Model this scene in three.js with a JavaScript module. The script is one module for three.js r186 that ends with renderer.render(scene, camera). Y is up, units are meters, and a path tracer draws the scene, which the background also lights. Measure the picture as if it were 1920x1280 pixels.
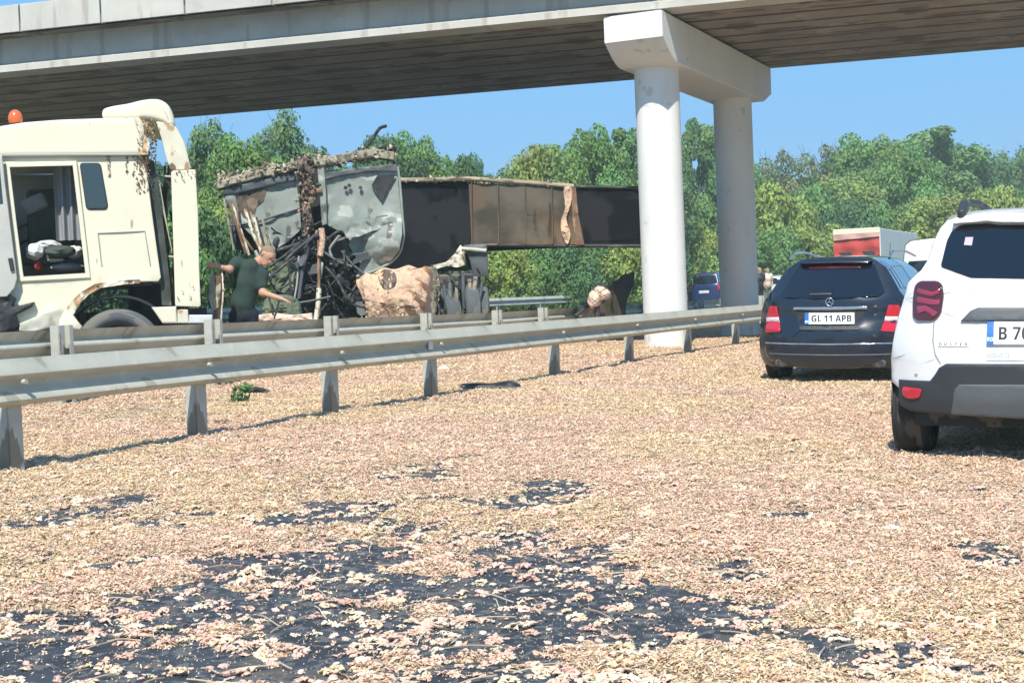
import * as THREE from 'three';
import { mergeGeometries, mergeVertices, toCreasedNormals } from 'three/addons/utils/BufferGeometryUtils.js';
import { RoundedBoxGeometry } from 'three/addons/geometries/RoundedBoxGeometry.js';
import { TessellateModifier } from 'three/addons/modifiers/TessellateModifier.js';
import { MarchingCubes } from 'three/addons/objects/MarchingCubes.js';

// ---------------------------------------------------------------- camera, sky, sun, exposure
const scene = new THREE.Scene();
const FOC = 2600, CAM_Y = 1.01;                        // focal length in pixels of a 1920 wide picture
const camera = new THREE.PerspectiveCamera(2 * Math.atan(640 / FOC) * 180 / Math.PI, 1.5, 0.1, 3000);
camera.position.set(0, CAM_Y, 0);
camera.rotation.order = 'YXZ';
camera.rotation.set(-Math.atan(77 / FOC), 0, -0.041);
camera.updateMatrixWorld();

const renderer = new THREE.WebGLRenderer({ antialias: true });
renderer.toneMapping = THREE.LinearToneMapping;
renderer.toneMappingExposure = 1.16;
renderer.shadowMap.enabled = true;

const SUN_AZ = 10 * Math.PI / 180, SUN_EL = 51 * Math.PI / 180;
const sunDir = new THREE.Vector3(-Math.sin(SUN_AZ) * Math.cos(SUN_EL), Math.sin(SUN_EL), Math.cos(SUN_AZ) * Math.cos(SUN_EL));
{
  const W = 256, H = 128, d = new Float32Array(W * H * 4);
  const mix = (a, b, t) => a.map((v, i) => v + (b[i] - v) * t);
  const stops = [[-90, [.26, .25, .20]], [-4, [.32, .36, .36]], [0, [.40, .60, .80]], [5, [.26, .52, .85]], [14, [.19, .49, .88]], [30, [.16, .40, .78]], [90, [.10, .25, .58]]];
  for (let j = 0; j < H; j++) {
    const el = ((j + .5) / H - .5) * 180;
    let k = 0; while (k < stops.length - 2 && el > stops[k + 1][0]) k++;
    const t = Math.min(1, Math.max(0, (el - stops[k][0]) / (stops[k + 1][0] - stops[k][0])));
    const c = mix(stops[k][1], stops[k + 1][1], t);
    for (let i = 0; i < W; i++) { const o = (j * W + i) * 4; d[o] = c[0]; d[o + 1] = c[1]; d[o + 2] = c[2]; d[o + 3] = 1; }
  }
  const sky = new THREE.DataTexture(d, W, H, THREE.RGBAFormat, THREE.FloatType);
  sky.mapping = THREE.EquirectangularReflectionMapping; sky.magFilter = sky.minFilter = THREE.LinearFilter; sky.needsUpdate = true;
  scene.background = sky; scene.environment = sky;
}
const sun = new THREE.DirectionalLight(new THREE.Color(1, .95, .84), 5.0);
sun.position.copy(sunDir).multiplyScalar(120).add(new THREE.Vector3(0, 0, -25)); sun.castShadow = true;
Object.assign(sun.shadow.camera, { left: -60, right: 60, top: 60, bottom: -60, near: 1, far: 300 });
sun.shadow.mapSize.set(4096, 4096); sun.shadow.radius = 1;
sun.target.position.set(0, 0, -25);
scene.add(sun, sun.target);

scene.fog = new THREE.FogExp2(0xcfe0d4, .0014);

// ---------------------------------------------------------------- small helpers
let SEED = 7;
const srand = s => { SEED = s >>> 0; };
function rnd() { SEED = (SEED + 0x6D2B79F5) | 0; let t = Math.imul(SEED ^ (SEED >>> 15), 1 | SEED); t = (t + Math.imul(t ^ (t >>> 7), 61 | t)) ^ t; return ((t ^ (t >>> 14)) >>> 0) / 4294967296; }
const rr = (a, b) => a + (b - a) * rnd();
const pick = a => a[Math.floor(rnd() * a.length)];
const V = (x, y, z) => new THREE.Vector3(x, y, z);
const clamp = (x, a, b) => Math.max(a, Math.min(b, x));
const sstep = (a, b, x) => { const t = clamp((x - a) / (b - a), 0, 1); return t * t * (3 - 2 * t); };
function h2(x, y, s = 0) { let n = Math.imul(x, 374761393) + Math.imul(y, 668265263) + Math.imul(s, 982451653); n = Math.imul(n ^ (n >>> 13), 1274126177); return ((n ^ (n >>> 16)) >>> 0) / 4294967296; }
function vnoise(x, y, s = 0, per = 0, pery = per) {
  const xi = Math.floor(x), yi = Math.floor(y), fx = x - xi, fy = y - yi, u = fx * fx * (3 - 2 * fx), v = fy * fy * (3 - 2 * fy);
  const m = per ? (a => ((a % per) + per) % per) : (a => a), w = pery ? (a => ((a % pery) + pery) % pery) : (a => a);
  const a = h2(m(xi), w(yi), s), b = h2(m(xi + 1), w(yi), s), c = h2(m(xi), w(yi + 1), s), d = h2(m(xi + 1), w(yi + 1), s);
  return a + (b - a) * u + (c - a) * v + (a - b - c + d) * u * v;
}
function fbm(x, y, s = 0, oct = 4, per = 0, pery = per) { let f = 0, a = .5, t = 0; for (let i = 0; i < oct; i++) { f += a * vnoise(x, y, s + i * 17, per, pery); t += a; a *= .5; x *= 2; y *= 2; per *= 2; pery *= 2; } return f / t; }

const used = {};
function numbered(n) { if (used[n] === undefined) { used[n] = 0; return n; } used[n]++; return n + '_' + String(used[n]).padStart(3, '0'); }
function tag(o, label, category, group, kind) {
  if (label) o.userData.label = label;
  if (category) o.userData.category = category;
  if (group) o.userData.group = group;
  if (kind) o.userData.kind = kind;
  return o;
}
function shadows(o) { o.traverse(m => { if (m.isMesh) { m.castShadow = true; m.receiveShadow = true; } }); return o; }
function thing(name, label, category, pos = [0, 0, 0], yaw = 0, group) {
  const o = new THREE.Group(); o.name = numbered(name); o.position.set(...pos); o.rotation.y = yaw; scene.add(o);
  return tag(o, label, category, group);
}
function part(parent, name, geo, material, label) {
  const m = new THREE.Mesh(Array.isArray(geo) ? join(geo) : geo, material); m.name = name; m.castShadow = m.receiveShadow = true;
  if (label) m.userData.label = label;
  parent.add(m); return m;
}
function struct(name, geo, material) { const m = new THREE.Mesh(geo, material); m.name = numbered(name); m.userData.kind = 'structure'; m.castShadow = m.receiveShadow = true; scene.add(m); return m; }
function join(list) {
  const gs = list.map(g => { g = g.index ? g.toNonIndexed() : g; const r = new THREE.BufferGeometry(); for (const k of ['position', 'normal']) r.setAttribute(k, g.attributes[k]); r.setAttribute('uv', g.attributes.uv || new THREE.BufferAttribute(new Float32Array(g.attributes.position.count * 2), 2)); return r; });
  return gs.length === 1 ? gs[0] : mergeGeometries(gs);
}
function boxUV(geo, s = 1) {                              // uv in metres by the dominant axis of each face
  const g = geo.index ? geo.toNonIndexed() : geo, p = g.attributes.position, n = g.attributes.normal, uv = new Float32Array(p.count * 2);
  for (let i = 0; i < p.count; i++) {
    const f = i - i % 3; let nx = 0, ny = 0, nz = 0;
    for (let k = 0; k < 3; k++) { nx += n.getX(f + k); ny += n.getY(f + k); nz += n.getZ(f + k); }
    nx = Math.abs(nx); ny = Math.abs(ny); nz = Math.abs(nz);
    let a, b; if (nz >= nx && nz >= ny) { a = p.getX(i); b = p.getY(i); } else if (nx >= ny) { a = p.getZ(i); b = p.getY(i); } else { a = p.getX(i); b = p.getZ(i); }
    uv[2 * i] = a * s; uv[2 * i + 1] = b * s;
  }
  g.setAttribute('uv', new THREE.BufferAttribute(uv, 2)); return g;
}
const box = (w, h, d, x = 0, y = 0, z = 0, r = 0) => boxUV((r ? new RoundedBoxGeometry(w, h, d, 2, r) : new THREE.BoxGeometry(w, h, d)).translate(x, y, z));
function tube(pts, r, seg = 0, rad = 7) { const c = new THREE.CatmullRomCurve3(pts, false, 'catmullrom', .3); return new THREE.TubeGeometry(c, seg || pts.length * 5, r, rad, false); }
function bar(a, b, r, r2 = r, rad = 8) { const d = b.clone().sub(a), g = new THREE.CylinderGeometry(r2, r, d.length(), rad); g.applyQuaternion(new THREE.Quaternion().setFromUnitVectors(V(0, 1, 0), d.clone().normalize())); return g.translate(...a.clone().add(b).multiplyScalar(.5).toArray()); }
// a plate with an outline in x, y, its front face at z0 and its back at z0 - depth; bent by disp(x, y)
function plate(pts, z0, depth, o = {}) {
  const sh = pts instanceof THREE.Shape ? pts : new THREE.Shape(pts.map(p => new THREE.Vector2(p[0], p[1])));
  for (const h of o.holes || []) sh.holes.push(new THREE.Path(h.map(p => new THREE.Vector2(p[0], p[1]))));
  const bev = o.bevel || 0;
  let g = new THREE.ExtrudeGeometry(sh, { depth: Math.max(.001, depth - 2 * bev), bevelEnabled: bev > 0, bevelThickness: bev, bevelSize: bev, bevelOffset: -bev, bevelSegments: o.seg || 2, curveSegments: o.curve || 10 });
  g.translate(0, 0, z0 - depth + bev);
  if (o.tess) { g.deleteAttribute('normal'); g.deleteAttribute('uv'); g = new TessellateModifier(o.tess, 7).modify(g); }
  if (o.disp) { const p = g.attributes.position; for (let i = 0; i < p.count; i++) p.setZ(i, p.getZ(i) + o.disp(p.getX(i), p.getY(i), p.getZ(i))); }
  if (o.tess || o.disp) { g.deleteAttribute('normal'); if (g.attributes.uv) g.deleteAttribute('uv'); g = toCreasedNormals(g.index ? g.toNonIndexed() : g, o.crease || .7); }
  return boxUV(g);
}
function smoothPts(pts, n = 6, closed = true, tension = .5) { const c = new THREE.CatmullRomCurve3(pts.map(p => V(p[0], p[1], 0)), closed, 'centripetal', tension); return c.getPoints(pts.length * n).slice(0, closed ? -1 : undefined).map(p => [p.x, p.y]); }
function roundPoly(pts, r, n = 4) {                       // polygon with rounded corners
  const out = [], N = pts.length;
  for (let i = 0; i < N; i++) {
    const p = pts[i], a = pts[(i + N - 1) % N], b = pts[(i + 1) % N], da = Math.hypot(a[0] - p[0], a[1] - p[1]), db = Math.hypot(b[0] - p[0], b[1] - p[1]), q = Math.min(p[2] || r, da * .45, db * .45);
    const s = [p[0] + (a[0] - p[0]) / da * q, p[1] + (a[1] - p[1]) / da * q], e = [p[0] + (b[0] - p[0]) / db * q, p[1] + (b[1] - p[1]) / db * q];
    for (let k = 0; k <= n; k++) { const t = k / n, u = 1 - t; out.push([u * u * s[0] + 2 * u * t * p[0] + t * t * e[0], u * u * s[1] + 2 * u * t * p[1] + t * t * e[1]]); }
  }
  return out;
}

// ---------------------------------------------------------------- from the photograph's pixels to places in the world
const camM = camera.matrixWorld.clone();
const rayOf = (px, py) => V((px - 960) / FOC, (640 - py) / FOC, -1).transformDirection(camM);
function P(px, py, Z) { const d = rayOf(px, py), t = Z / -d.z; return V(d.x * t, CAM_Y + d.y * t, -Z); }
const RA = 24.7 * Math.PI / 180, SA = Math.sin(RA), CA = Math.cos(RA), RAIL_LAT = 6.8, CROSS = .026;   // road axis and crossfall
const latOf = (x, z) => -CA * x - SA * z, runOf = (x, z) => SA * x - CA * z;
const RL = (run, lat, y = 0) => { const x = run * SA - lat * CA, z = -(run * CA + lat * SA); return V(x, gy(x, z) + y, z); };
function gy(x, z) { return CROSS * (clamp(latOf(x, z), -30, 34) - RAIL_LAT); }
function G(px, py) { const d = rayOf(px, py); let t = 1; for (let i = 0, lo = .5, hi = 400; i < 60; i++) { t = (lo + hi) / 2; const y = CAM_Y + d.y * t; if (y > gy(d.x * t, d.z * t)) lo = t; else hi = t; } return V(d.x * t, CAM_Y + d.y * t, d.z * t); }
// an upright plane standing at pixel column px and depth Z, turned by yaw; uv() gives its own coordinates of a pixel
function frame(px, Z, yaw, py = 600) {
  const o = P(px, py, Z); o.y = gy(o.x, o.z); const w = V(Math.sin(yaw), 0, Math.cos(yaw)), u = V(Math.cos(yaw), 0, -Math.sin(yaw)), C = V(0, CAM_Y, 0);
  const loc = (x, y, d = 0) => { const D = rayOf(x, y), t = (d + o.clone().sub(C).dot(w)) / D.dot(w), p = C.clone().addScaledVector(D, t).sub(o); return [p.dot(u), p.y]; };
  return { o, yaw, pos: o.toArray(), uv: loc, pts: (list, d = 0) => list.map(p => p.length > 2 ? [...loc(p[0], p[1], d), p[2]] : loc(p[0], p[1], d)), v3: (x, y, d = 0) => { const q = loc(x, y, d); return V(q[0], q[1], d); } };
}
const tiltQ = new THREE.Quaternion().setFromUnitVectors(V(0, 1, 0), V(CROSS * CA, 1, CROSS * SA).normalize());
function onRoad(o, yaw) { o.quaternion.copy(tiltQ).multiply(new THREE.Quaternion().setFromAxisAngle(V(0, 1, 0), yaw)); return o; }

// ---------------------------------------------------------------- materials
const lin = c => c <= .04045 ? c / 12.92 : ((c + .055) / 1.055) ** 2.4, srgb = c => c <= .0031308 ? c * 12.92 : 1.055 * c ** (1 / 2.4) - .055;
function dtex(n, m, fn, color = true, rep = 1) {
  const d = new Uint8Array(n * m * 4);
  for (let j = 0; j < m; j++) for (let i = 0; i < n; i++) { const c = fn(i / n, j / m, i, j), o = (j * n + i) * 4; for (let k = 0; k < 3; k++) d[o + k] = clamp(Math.round(255 * (color ? srgb(Math.max(0, c[k])) : c[k])), 0, 255); d[o + 3] = 255; }
  const t = new THREE.DataTexture(d, n, m); t.wrapS = t.wrapT = THREE.RepeatWrapping; t.magFilter = THREE.LinearFilter; t.minFilter = THREE.LinearMipmapLinearFilter; t.generateMipmaps = true; t.repeat.set(rep, rep); t.needsUpdate = true;
  if (color) t.colorSpace = THREE.SRGBColorSpace; return t;
}
let matSeed = 1;
// real-world base colour (linear) with grain, blotches and, when asked, stains, streaks or rust that have their own outline
function mk(c, rough = .7, o = {}) {
  const s = matSeed++ * 31, amp = o.amp === undefined ? .12 : o.amp, f = o.freq || 6, n = o.size || 256;
  const m = new THREE[o.physical ? 'MeshPhysicalMaterial' : 'MeshStandardMaterial']({ roughness: rough, metalness: o.metal || 0, ...(o.physical || {}) });
  if (o.plain) { m.color.setRGB(...c); return m; }
  m.map = dtex(n, n, (u, v) => {
    const a = fbm(u * f, v * f, s, 5, f) - .5, b = vnoise(u * n / 2, v * n / 2, s + 5, n / 2) - .5; let k = 1 + amp * 2.4 * a + amp * .6 * b, q = [c[0] * k, c[1] * k, c[2] * k];
    for (const st of o.stains || []) { const w = sstep(st.t, st.t + (st.soft || .06), fbm(u * (st.fx || f), v * (st.fy || f), s + 77 + (st.s || 0), 5, st.fx || f, st.fy || f)) * (st.a || 1); q = q.map((x, i) => x + (st.c[i] - x) * w); }
    return q;
  }, true, o.rep || .5);
  if (o.bump) { m.bumpMap = dtex(n, n, (u, v) => { const a = fbm(u * f * 2, v * f * 2, s + 9, 5, f * 2); return [a, a, a]; }, false, o.rep || .5); m.bumpScale = o.bump; }
  return m;
}
const plain = (c, rough = .5, metal = 0, phys) => mk(c, rough, { plain: true, metal, physical: phys });
const RUST = [.22, .10, .045], GRIME = [.12, .10, .075], PASTE = [.50, .30, .17];
const M = {
  asphalt: mk([.034, .041, .050], .9, { amp: .55, freq: 14, bump: .006, size: 512, rep: .8, stains: [{ c: [.13, .13, .125], t: .56, fx: 40, fy: 40, a: .8 }, { c: [.12, .10, .08], t: .66, fx: 9, fy: 9, s: 3, a: .6 }] }),
  earth: mk([.26, .20, .11], .95, { amp: .3, freq: 9, bump: .02, size: 512, rep: .25, stains: [{ c: [.10, .13, .04], t: .55, fx: 7, fy: 7 }] }),
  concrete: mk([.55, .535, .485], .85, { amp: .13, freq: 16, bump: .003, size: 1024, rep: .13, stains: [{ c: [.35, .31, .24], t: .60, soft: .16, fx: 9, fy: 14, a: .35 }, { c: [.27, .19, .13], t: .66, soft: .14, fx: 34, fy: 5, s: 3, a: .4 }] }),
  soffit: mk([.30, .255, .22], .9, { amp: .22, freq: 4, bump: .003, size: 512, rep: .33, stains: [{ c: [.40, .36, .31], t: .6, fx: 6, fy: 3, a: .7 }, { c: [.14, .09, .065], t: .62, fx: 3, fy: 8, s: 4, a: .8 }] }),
  whitewash: mk([.80, .80, .77], .8, { amp: .05, freq: 6, bump: .002, rep: .22, stains: [{ c: [.66, .65, .60], t: .62, soft: .2, fx: 13, fy: 4, a: .35 }, { c: [.5, .48, .42], t: .74, fx: 22, fy: 22, s: 5, a: .5 }] }),
  galv: mk([.50, .485, .395], .62, { metal: .06, amp: .13, freq: 7, rep: .8, stains: [{ c: [.30, .28, .21], t: .63, fx: 9, fy: 3, a: .7 }, { c: [.60, .60, .53], t: .66, fx: 14, fy: 8, s: 6, a: .5 }] }),
  post: mk([.46, .47, .42], .65, { metal: .06, amp: .16, freq: 8, rep: 1, stains: [{ c: [.25, .22, .17], t: .62, fx: 8, fy: 3 }] }),
  cream: mk([.78, .735, .565], .42, { amp: .04, freq: 5, stains: [{ c: [.55, .46, .28], t: .70, fx: 6, fy: 3, a: .6 }, { c: [.30, .20, .10], t: .765, fx: 14, fy: 4, s: 8, a: .8 }] }),
  creamDirty: mk([.70, .66, .52], .55, { amp: .10, freq: 6, rep: .9, stains: [{ c: [.42, .24, .11], t: .56, fx: 7, fy: 3, a: .9 }, { c: [.2, .13, .07], t: .64, fx: 12, fy: 5, s: 5 }] }),
  greyPaint: mk([.275, .31, .275], .5, { amp: .10, freq: 6, rep: .6, stains: [{ c: [.26, .24, .19], t: .62, fx: 8, fy: 6, a: .7 }, { c: [.12, .11, .10], t: .70, fx: 10, fy: 5, s: 7 }, { c: [.56, .58, .53], t: .64, fx: 5, fy: 9, s: 13, a: .6 }] }),
  doorPale: mk([.52, .51, .46], .5, { amp: .1, freq: 5 }),
  doorGrey: mk([.36, .36, .33], .5, { amp: .1, freq: 5 }),
  rimDirty: mk([.30, .27, .20], .85, { amp: .3, freq: 10, rep: 1, bump: .01, stains: [{ c: [.44, .38, .27], t: .48, soft: .15, fx: 9, fy: 5 }, { c: [.11, .10, .075], t: .56, soft: .1, fx: 11, fy: 7, s: 5 }] }),
  black: mk([.022, .024, .03], .6, { amp: .3, freq: 8, stains: [{ c: [.07, .065, .06], t: .62, fx: 7, fy: 5 }] }),
  darkPanel: mk([.009, .010, .014], .9, { physical: { specularIntensity: .25 }, amp: .4, freq: 5, rep: .4, stains: [{ c: [.022, .022, .026], t: .55, fx: 4, fy: 3 }] }),
  rustPanel: mk([.165, .112, .070], .85, { physical: { specularIntensity: .4 }, amp: .22, freq: 5, rep: .3, size: 512, bump: .006, stains: [{ c: [.13, .066, .038], t: .42, soft: .28, fx: 3, fy: 5, a: .75 }, { c: [.125, .118, .097], t: .45, soft: .3, fx: 2, fy: 3, s: 6, a: .8 }, { c: [.045, .038, .032], t: .50, soft: .2, fx: 3, fy: 4, s: 9, a: .75 }, { c: [.03, .026, .024], t: .6, soft: .12, fx: 11, fy: 3, s: 14, a: .8 }] }),
  rustBar: mk([.20, .12, .075], .85, { amp: .3, freq: 9, rep: 1, stains: [{ c: [.40, .25, .15], t: .55, fx: 6, fy: 6 }] }),
  darkBrown: mk([.13, .098, .075], .9, { amp: .35, freq: 9, rep: 1, stains: [{ c: [.24, .18, .13], t: .56, fx: 8, fy: 8 }, { c: [.05, .045, .04], t: .6, fx: 9, fy: 5, s: 4 }] }),  // brown of the hanging pulp and heap patch; painted shade on the left panel
  chassis: mk([.028, .030, .036], .6, { amp: .35, freq: 8, rep: 1, stains: [{ c: [.12, .10, .08], t: .6, fx: 9, fy: 6 }] }),
  rubber: mk([.022, .022, .023], .85, { amp: .3, freq: 10, rep: 1, stains: [{ c: [.09, .08, .065], t: .6, fx: 8, fy: 8 }] }),
  dustyRubber: mk([.10, .115, .125], .9, { amp: .2, freq: 10, rep: 1, stains: [{ c: [.18, .17, .15], t: .57, fx: 8, fy: 8 }] }),
  pulp: mk([.63, .43, .30], .95, { amp: .2, freq: 10, rep: .8, bump: .03, stains: [{ c: [.52, .32, .22], t: .56, soft: .2, fx: 14, fy: 4, a: .6 }, { c: [.66, .48, .30], t: .58, fx: 9, fy: 9, s: 4 }] }),
  skin: mk([.52, .29, .20], .6, { amp: .07, freq: 8 }),
  shirt: mk([.026, .050, .042], .95, { amp: .25, freq: 6, rep: 1 }),
  olive: mk([.13, .16, .11], .95, { amp: .22, freq: 6, rep: 1 }),
  trousers: mk([.014, .018, .032], .9, { amp: .2, freq: 6, rep: 1 }),
  bark: mk([.10, .08, .06], .95, { amp: .3, freq: 8, rep: 1, bump: .02 }),
  whitePaint: mk([.80, .80, .79], .28, { amp: .015, physical: { clearcoat: .8, clearcoatRoughness: .06 } }),
  navyPaint: mk([.008, .011, .022], .3, { amp: .05, physical: { clearcoat: 1, clearcoatRoughness: .03 } }),
  bluePaint: plain([.012, .03, .12], .3, 0, { clearcoat: 1, clearcoatRoughness: .05 }),
  plastic: mk([.032, .036, .042], .55, { amp: .1, freq: 12 }),
  plasticGrey: mk([.09, .10, .11], .5, { amp: .08, freq: 12 }),
  carGlass: plain([.006, .009, .014], .04, 0, { clearcoat: 1, clearcoatRoughness: .02 }),
  chrome: plain([.72, .73, .75], .18, 1),
  lampRed: plain([.55, .012, .03], .18, 0, { clearcoat: 1, clearcoatRoughness: .05 }),
  lampPink: plain([.30, .03, .06], .25, 0, { clearcoat: 1, clearcoatRoughness: .05 }),
  lampDark: plain([.075, .012, .02], .2, 0, { clearcoat: 1, clearcoatRoughness: .05 }),
  lampClear: plain([.72, .70, .70], .12, 0, { clearcoat: 1, clearcoatRoughness: .05 }),
  amber: plain([.72, .13, .03], .3, 0, { clearcoat: .6 }),
  paneDark: plain([.035, .055, .062], .08, 0, { clearcoat: 1 }),
  curtain: mk([.30, .31, .33], .95, { amp: .15, freq: 6 }),
  seat: mk([.06, .075, .06], .95, { amp: .25, freq: 8 }),
  whiteCloth: mk([.62, .62, .62], .9, { amp: .15, freq: 7 }),
  clothPale: mk([.74, .57, .46], .9, { amp: .15, freq: 7 }),
  hair: mk([.26, .18, .12], .9, { amp: .3, freq: 10, rep: 2 }),
  redCloth: mk([.5, .05, .04], .8, { amp: .1, freq: 7 }),
};

// ---------------------------------------------------------------- ground, roads
function sheet(r0, r1, l0, l1, dy, nr, nl, uvs = 1) {
  const pos = [], uv = [], idx = [];
  for (let i = 0; i <= nr; i++) for (let j = 0; j <= nl; j++) { const r = r0 + (r1 - r0) * i / nr, l = l0 + (l1 - l0) * j / nl, p = RL(r, l, dy); pos.push(p.x, p.y, p.z); uv.push(r * uvs, l * uvs); }
  for (let i = 0; i < nr; i++) for (let j = 0; j < nl; j++) { const a = i * (nl + 1) + j, b = a + 1, c = a + nl + 1, d = c + 1; idx.push(a, c, b, b, c, d); }
  const g = new THREE.BufferGeometry(); g.setAttribute('position', new THREE.Float32BufferAttribute(pos, 3)); g.setAttribute('uv', new THREE.Float32BufferAttribute(uv, 2)); g.setIndex(idx); g.computeVertexNormals();
  if (g.attributes.normal.getY(0) < 0) { for (let i = 0; i < idx.length; i += 3) { const t = idx[i]; idx[i] = idx[i + 1]; idx[i + 1] = t; } g.setIndex(idx); g.computeVertexNormals(); }
  return g;
}
struct('ground', sheet(-900, 1500, -1200, 1200, -.05, 12, 240), M.earth);
struct('road', sheet(-60, 400, -6.5, 6.3, 0, 20, 4), M.asphalt);
struct('opposite_road', sheet(-60, 400, 10.9, 22.0, 0, 20, 4), M.asphalt);
struct('median_strip', sheet(-60, 400, 6.3, 10.9, -.006, 20, 3), M.earth);

// ---------------------------------------------------------------- the spilled load over the road
const BARE = [[140, 1195, 240, 75, 1.0], [560, 1095, 190, 55, 1.0], [480, 1235, 190, 70, 1.0], [330, 1150, 110, 40, .7], [750, 968, 150, 30, .62], [960, 1105, 120, 70, .95], [930, 1200, 120, 80, .9], [1130, 1130, 90, 80, .8],
  [1070, 1225, 150, 60, .85], [1260, 1190, 170, 36, .85], [1040, 920, 55, 18, .6], [1570, 1225, 60, 45, .65], [800, 885, 60, 16, .55], [1880, 1055, 60, 16, .6], [1400, 1078, 55, 18, .5], [280, 780, 110, 16, .45], [660, 1010, 60, 60, .6], [170, 1060, 120, 18, .6],
  [1720, 1240, 60, 30, .35], [690, 910, 80, 16, .4], [900, 960, 70, 16, .5], [1080, 1010, 90, 20, .5], [120, 985, 120, 14, .3], [1500, 950, 60, 12, .25], [700, 1200, 130, 40, .8], [820, 1255, 90, 26, .75]]
  .map(([x, y, rx, ry, s]) => { const c = G(x, y), e = G(x + rx, y), f = G(x, y - ry); return { x: c.x, z: c.z, rx: 1.15 * Math.abs(e.x - c.x), rz: 1.2 * Math.abs(f.z - c.z), s }; });
function cover(x, z) {
  let bare = 0; const wx = x + .35 * (fbm(x * 1.7, z * 1.7, 41, 3) - .5), wz = z + .5 * (fbm(x * 1.7, z * 1.7, 43, 3) - .5);
  for (const b of BARE) { const d = Math.hypot((wx - b.x) / b.rx, (wz - b.z) / b.rz); if (d < 1.9) bare = Math.max(bare, b.s * (1 - sstep(.7, 1.75, d))); }
  return 1.03 - 1.22 * bare + 1.7 * (fbm(x * 2.3, z * 2.3, 5, 3) - .53) - .42 * sstep(1.5, -1.2, x) * sstep(4.5, 6, -z) * sstep(9.5, 7.5, -z) * sstep(.45, .6, fbm(x * .9, z * 2.2, 77, 3)) + (.9 + 1.3 * bare) * (fbm(x * 5, z * 8, 6, 3) - .5) + .8 * (fbm(x * 14, z * 14, 16, 2) - .5);
}
const bedH = (x, z, c = cover(x, z)) => clamp((c - .42) * .05, -.03, .026) + .035 * sstep(.4, .8, c) * (fbm(x * 1.3, z * 2.0, 88, 3) - .42) + .016 * (fbm(x * 6, z * 6, 8, 3) - .5) + .010 * (vnoise(x * 28, z * 28, 9) - .5) + .05 * sstep(6.2, 7.2, latOf(x, z)) * fbm(x * .9, z * .9, 12, 3);
const CHIP = [[.76, .52, .32], [.79, .58, .36], [.72, .48, .31], [.80, .65, .44], [.75, .49, .34], [.72, .54, .33], [.82, .72, .55], [.62, .41, .26], [.78, .60, .36], [.48, .33, .20], [.77, .53, .38], [.40, .33, .22]];
let chipMap, chipBump;
{
  const n = 1024, col = new Float32Array(n * n * 3), hgt = new Float32Array(n * n); srand(99);
  for (let i = 0; i < n * n; i++) { col[3 * i] = .27; col[3 * i + 1] = .155; col[3 * i + 2] = .09; }
  for (let k = 0; k < 34000; k++) {
    const cx = rnd() * n, cy = rnd() * n, a = rr(4, 11), b = a * rr(.22, .6), an = rnd() * Math.PI, ca = Math.cos(an), sa = Math.sin(an), c = pick(CHIP), t = rr(.8, 1.12), h0 = k / 34000 * .5 + rr(0, .25), R = Math.ceil(a);
    for (let y = -R; y <= R; y++) for (let x = -R; x <= R; x++) {
      const u = (x * ca + y * sa) / a, v = (-x * sa + y * ca) / b, q = u * u + v * v; if (q > 1) continue;
      const i = ((Math.floor(cy + y) & (n - 1)) * n) + (Math.floor(cx + x) & (n - 1));
      col[3 * i] = c[0] * t; col[3 * i + 1] = c[1] * t; col[3 * i + 2] = c[2] * t; hgt[i] = h0 + .25 * (1 - q);
    }
  }
  chipMap = dtex(n, n, (u, v, i, j) => [col[3 * (j * n + i)], col[3 * (j * n + i) + 1], col[3 * (j * n + i) + 2]], true, .62);
  chipBump = dtex(n, n, (u, v, i, j) => { const h = hgt[j * n + i]; return [h, h, h]; }, false, .62);
}
M.bed = new THREE.MeshStandardMaterial({ map: chipMap, bumpMap: chipBump, bumpScale: .035, roughness: .95 });
const load = thing('spilled_chips', 'pale pink and yellow chips strewn thickly over the carriageway and central strip', 'spilled load'); load.userData.kind = 'stuff';
{
  const nz = 460, nx = 460, pos = [], uv = [], idx = [], zs = [];
  for (let j = 0; j <= nz; j++) { const z = 2.6 * Math.pow(44 / 2.6, j / nz); zs.push(z); for (let i = 0; i <= nx; i++) { const x = (i / nx - .5) * 1.16 * z, c = cover(x, -z), edge = sstep(10.2, 11.6, latOf(x, -z)); pos.push(x, gy(x, -z) + bedH(x, -z, c) - .12 * edge * (.6 + .8 * fbm(x * 2, z * 2, 3, 3)), -z); uv.push(x, z); } }
  for (let j = 0; j < nz; j++) for (let i = 0; i < nx; i++) { const a = j * (nx + 1) + i, b = a + 1, c = a + nx + 1, d = c + 1; idx.push(a, b, c, b, d, c); }
  const g = new THREE.BufferGeometry(); g.setAttribute('position', new THREE.Float32BufferAttribute(pos, 3)); g.setAttribute('uv', new THREE.Float32BufferAttribute(uv, 2)); g.setIndex(idx); g.computeVertexNormals();
  part(load, 'chip_layer', g, M.bed).userData.kind = 'stuff';
}
function jag(g, a) { const p = g.attributes.position, m = new Map(); for (let i = 0; i < p.count; i++) { const k = [p.getX(i), p.getY(i), p.getZ(i)].map(v => v.toFixed(3)).join(); if (!m.has(k)) m.set(k, [rr(1 - a, 1 + a), rr(1 - a, 1 + a), rr(1 - a, 1 + a)]); const s = m.get(k); p.setXYZ(i, p.getX(i) * s[0], p.getY(i) * s[1], p.getZ(i) * s[2]); } g.computeVertexNormals(); return g; }
const chipMat = new THREE.MeshStandardMaterial({ roughness: .9 });
srand(12);
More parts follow.
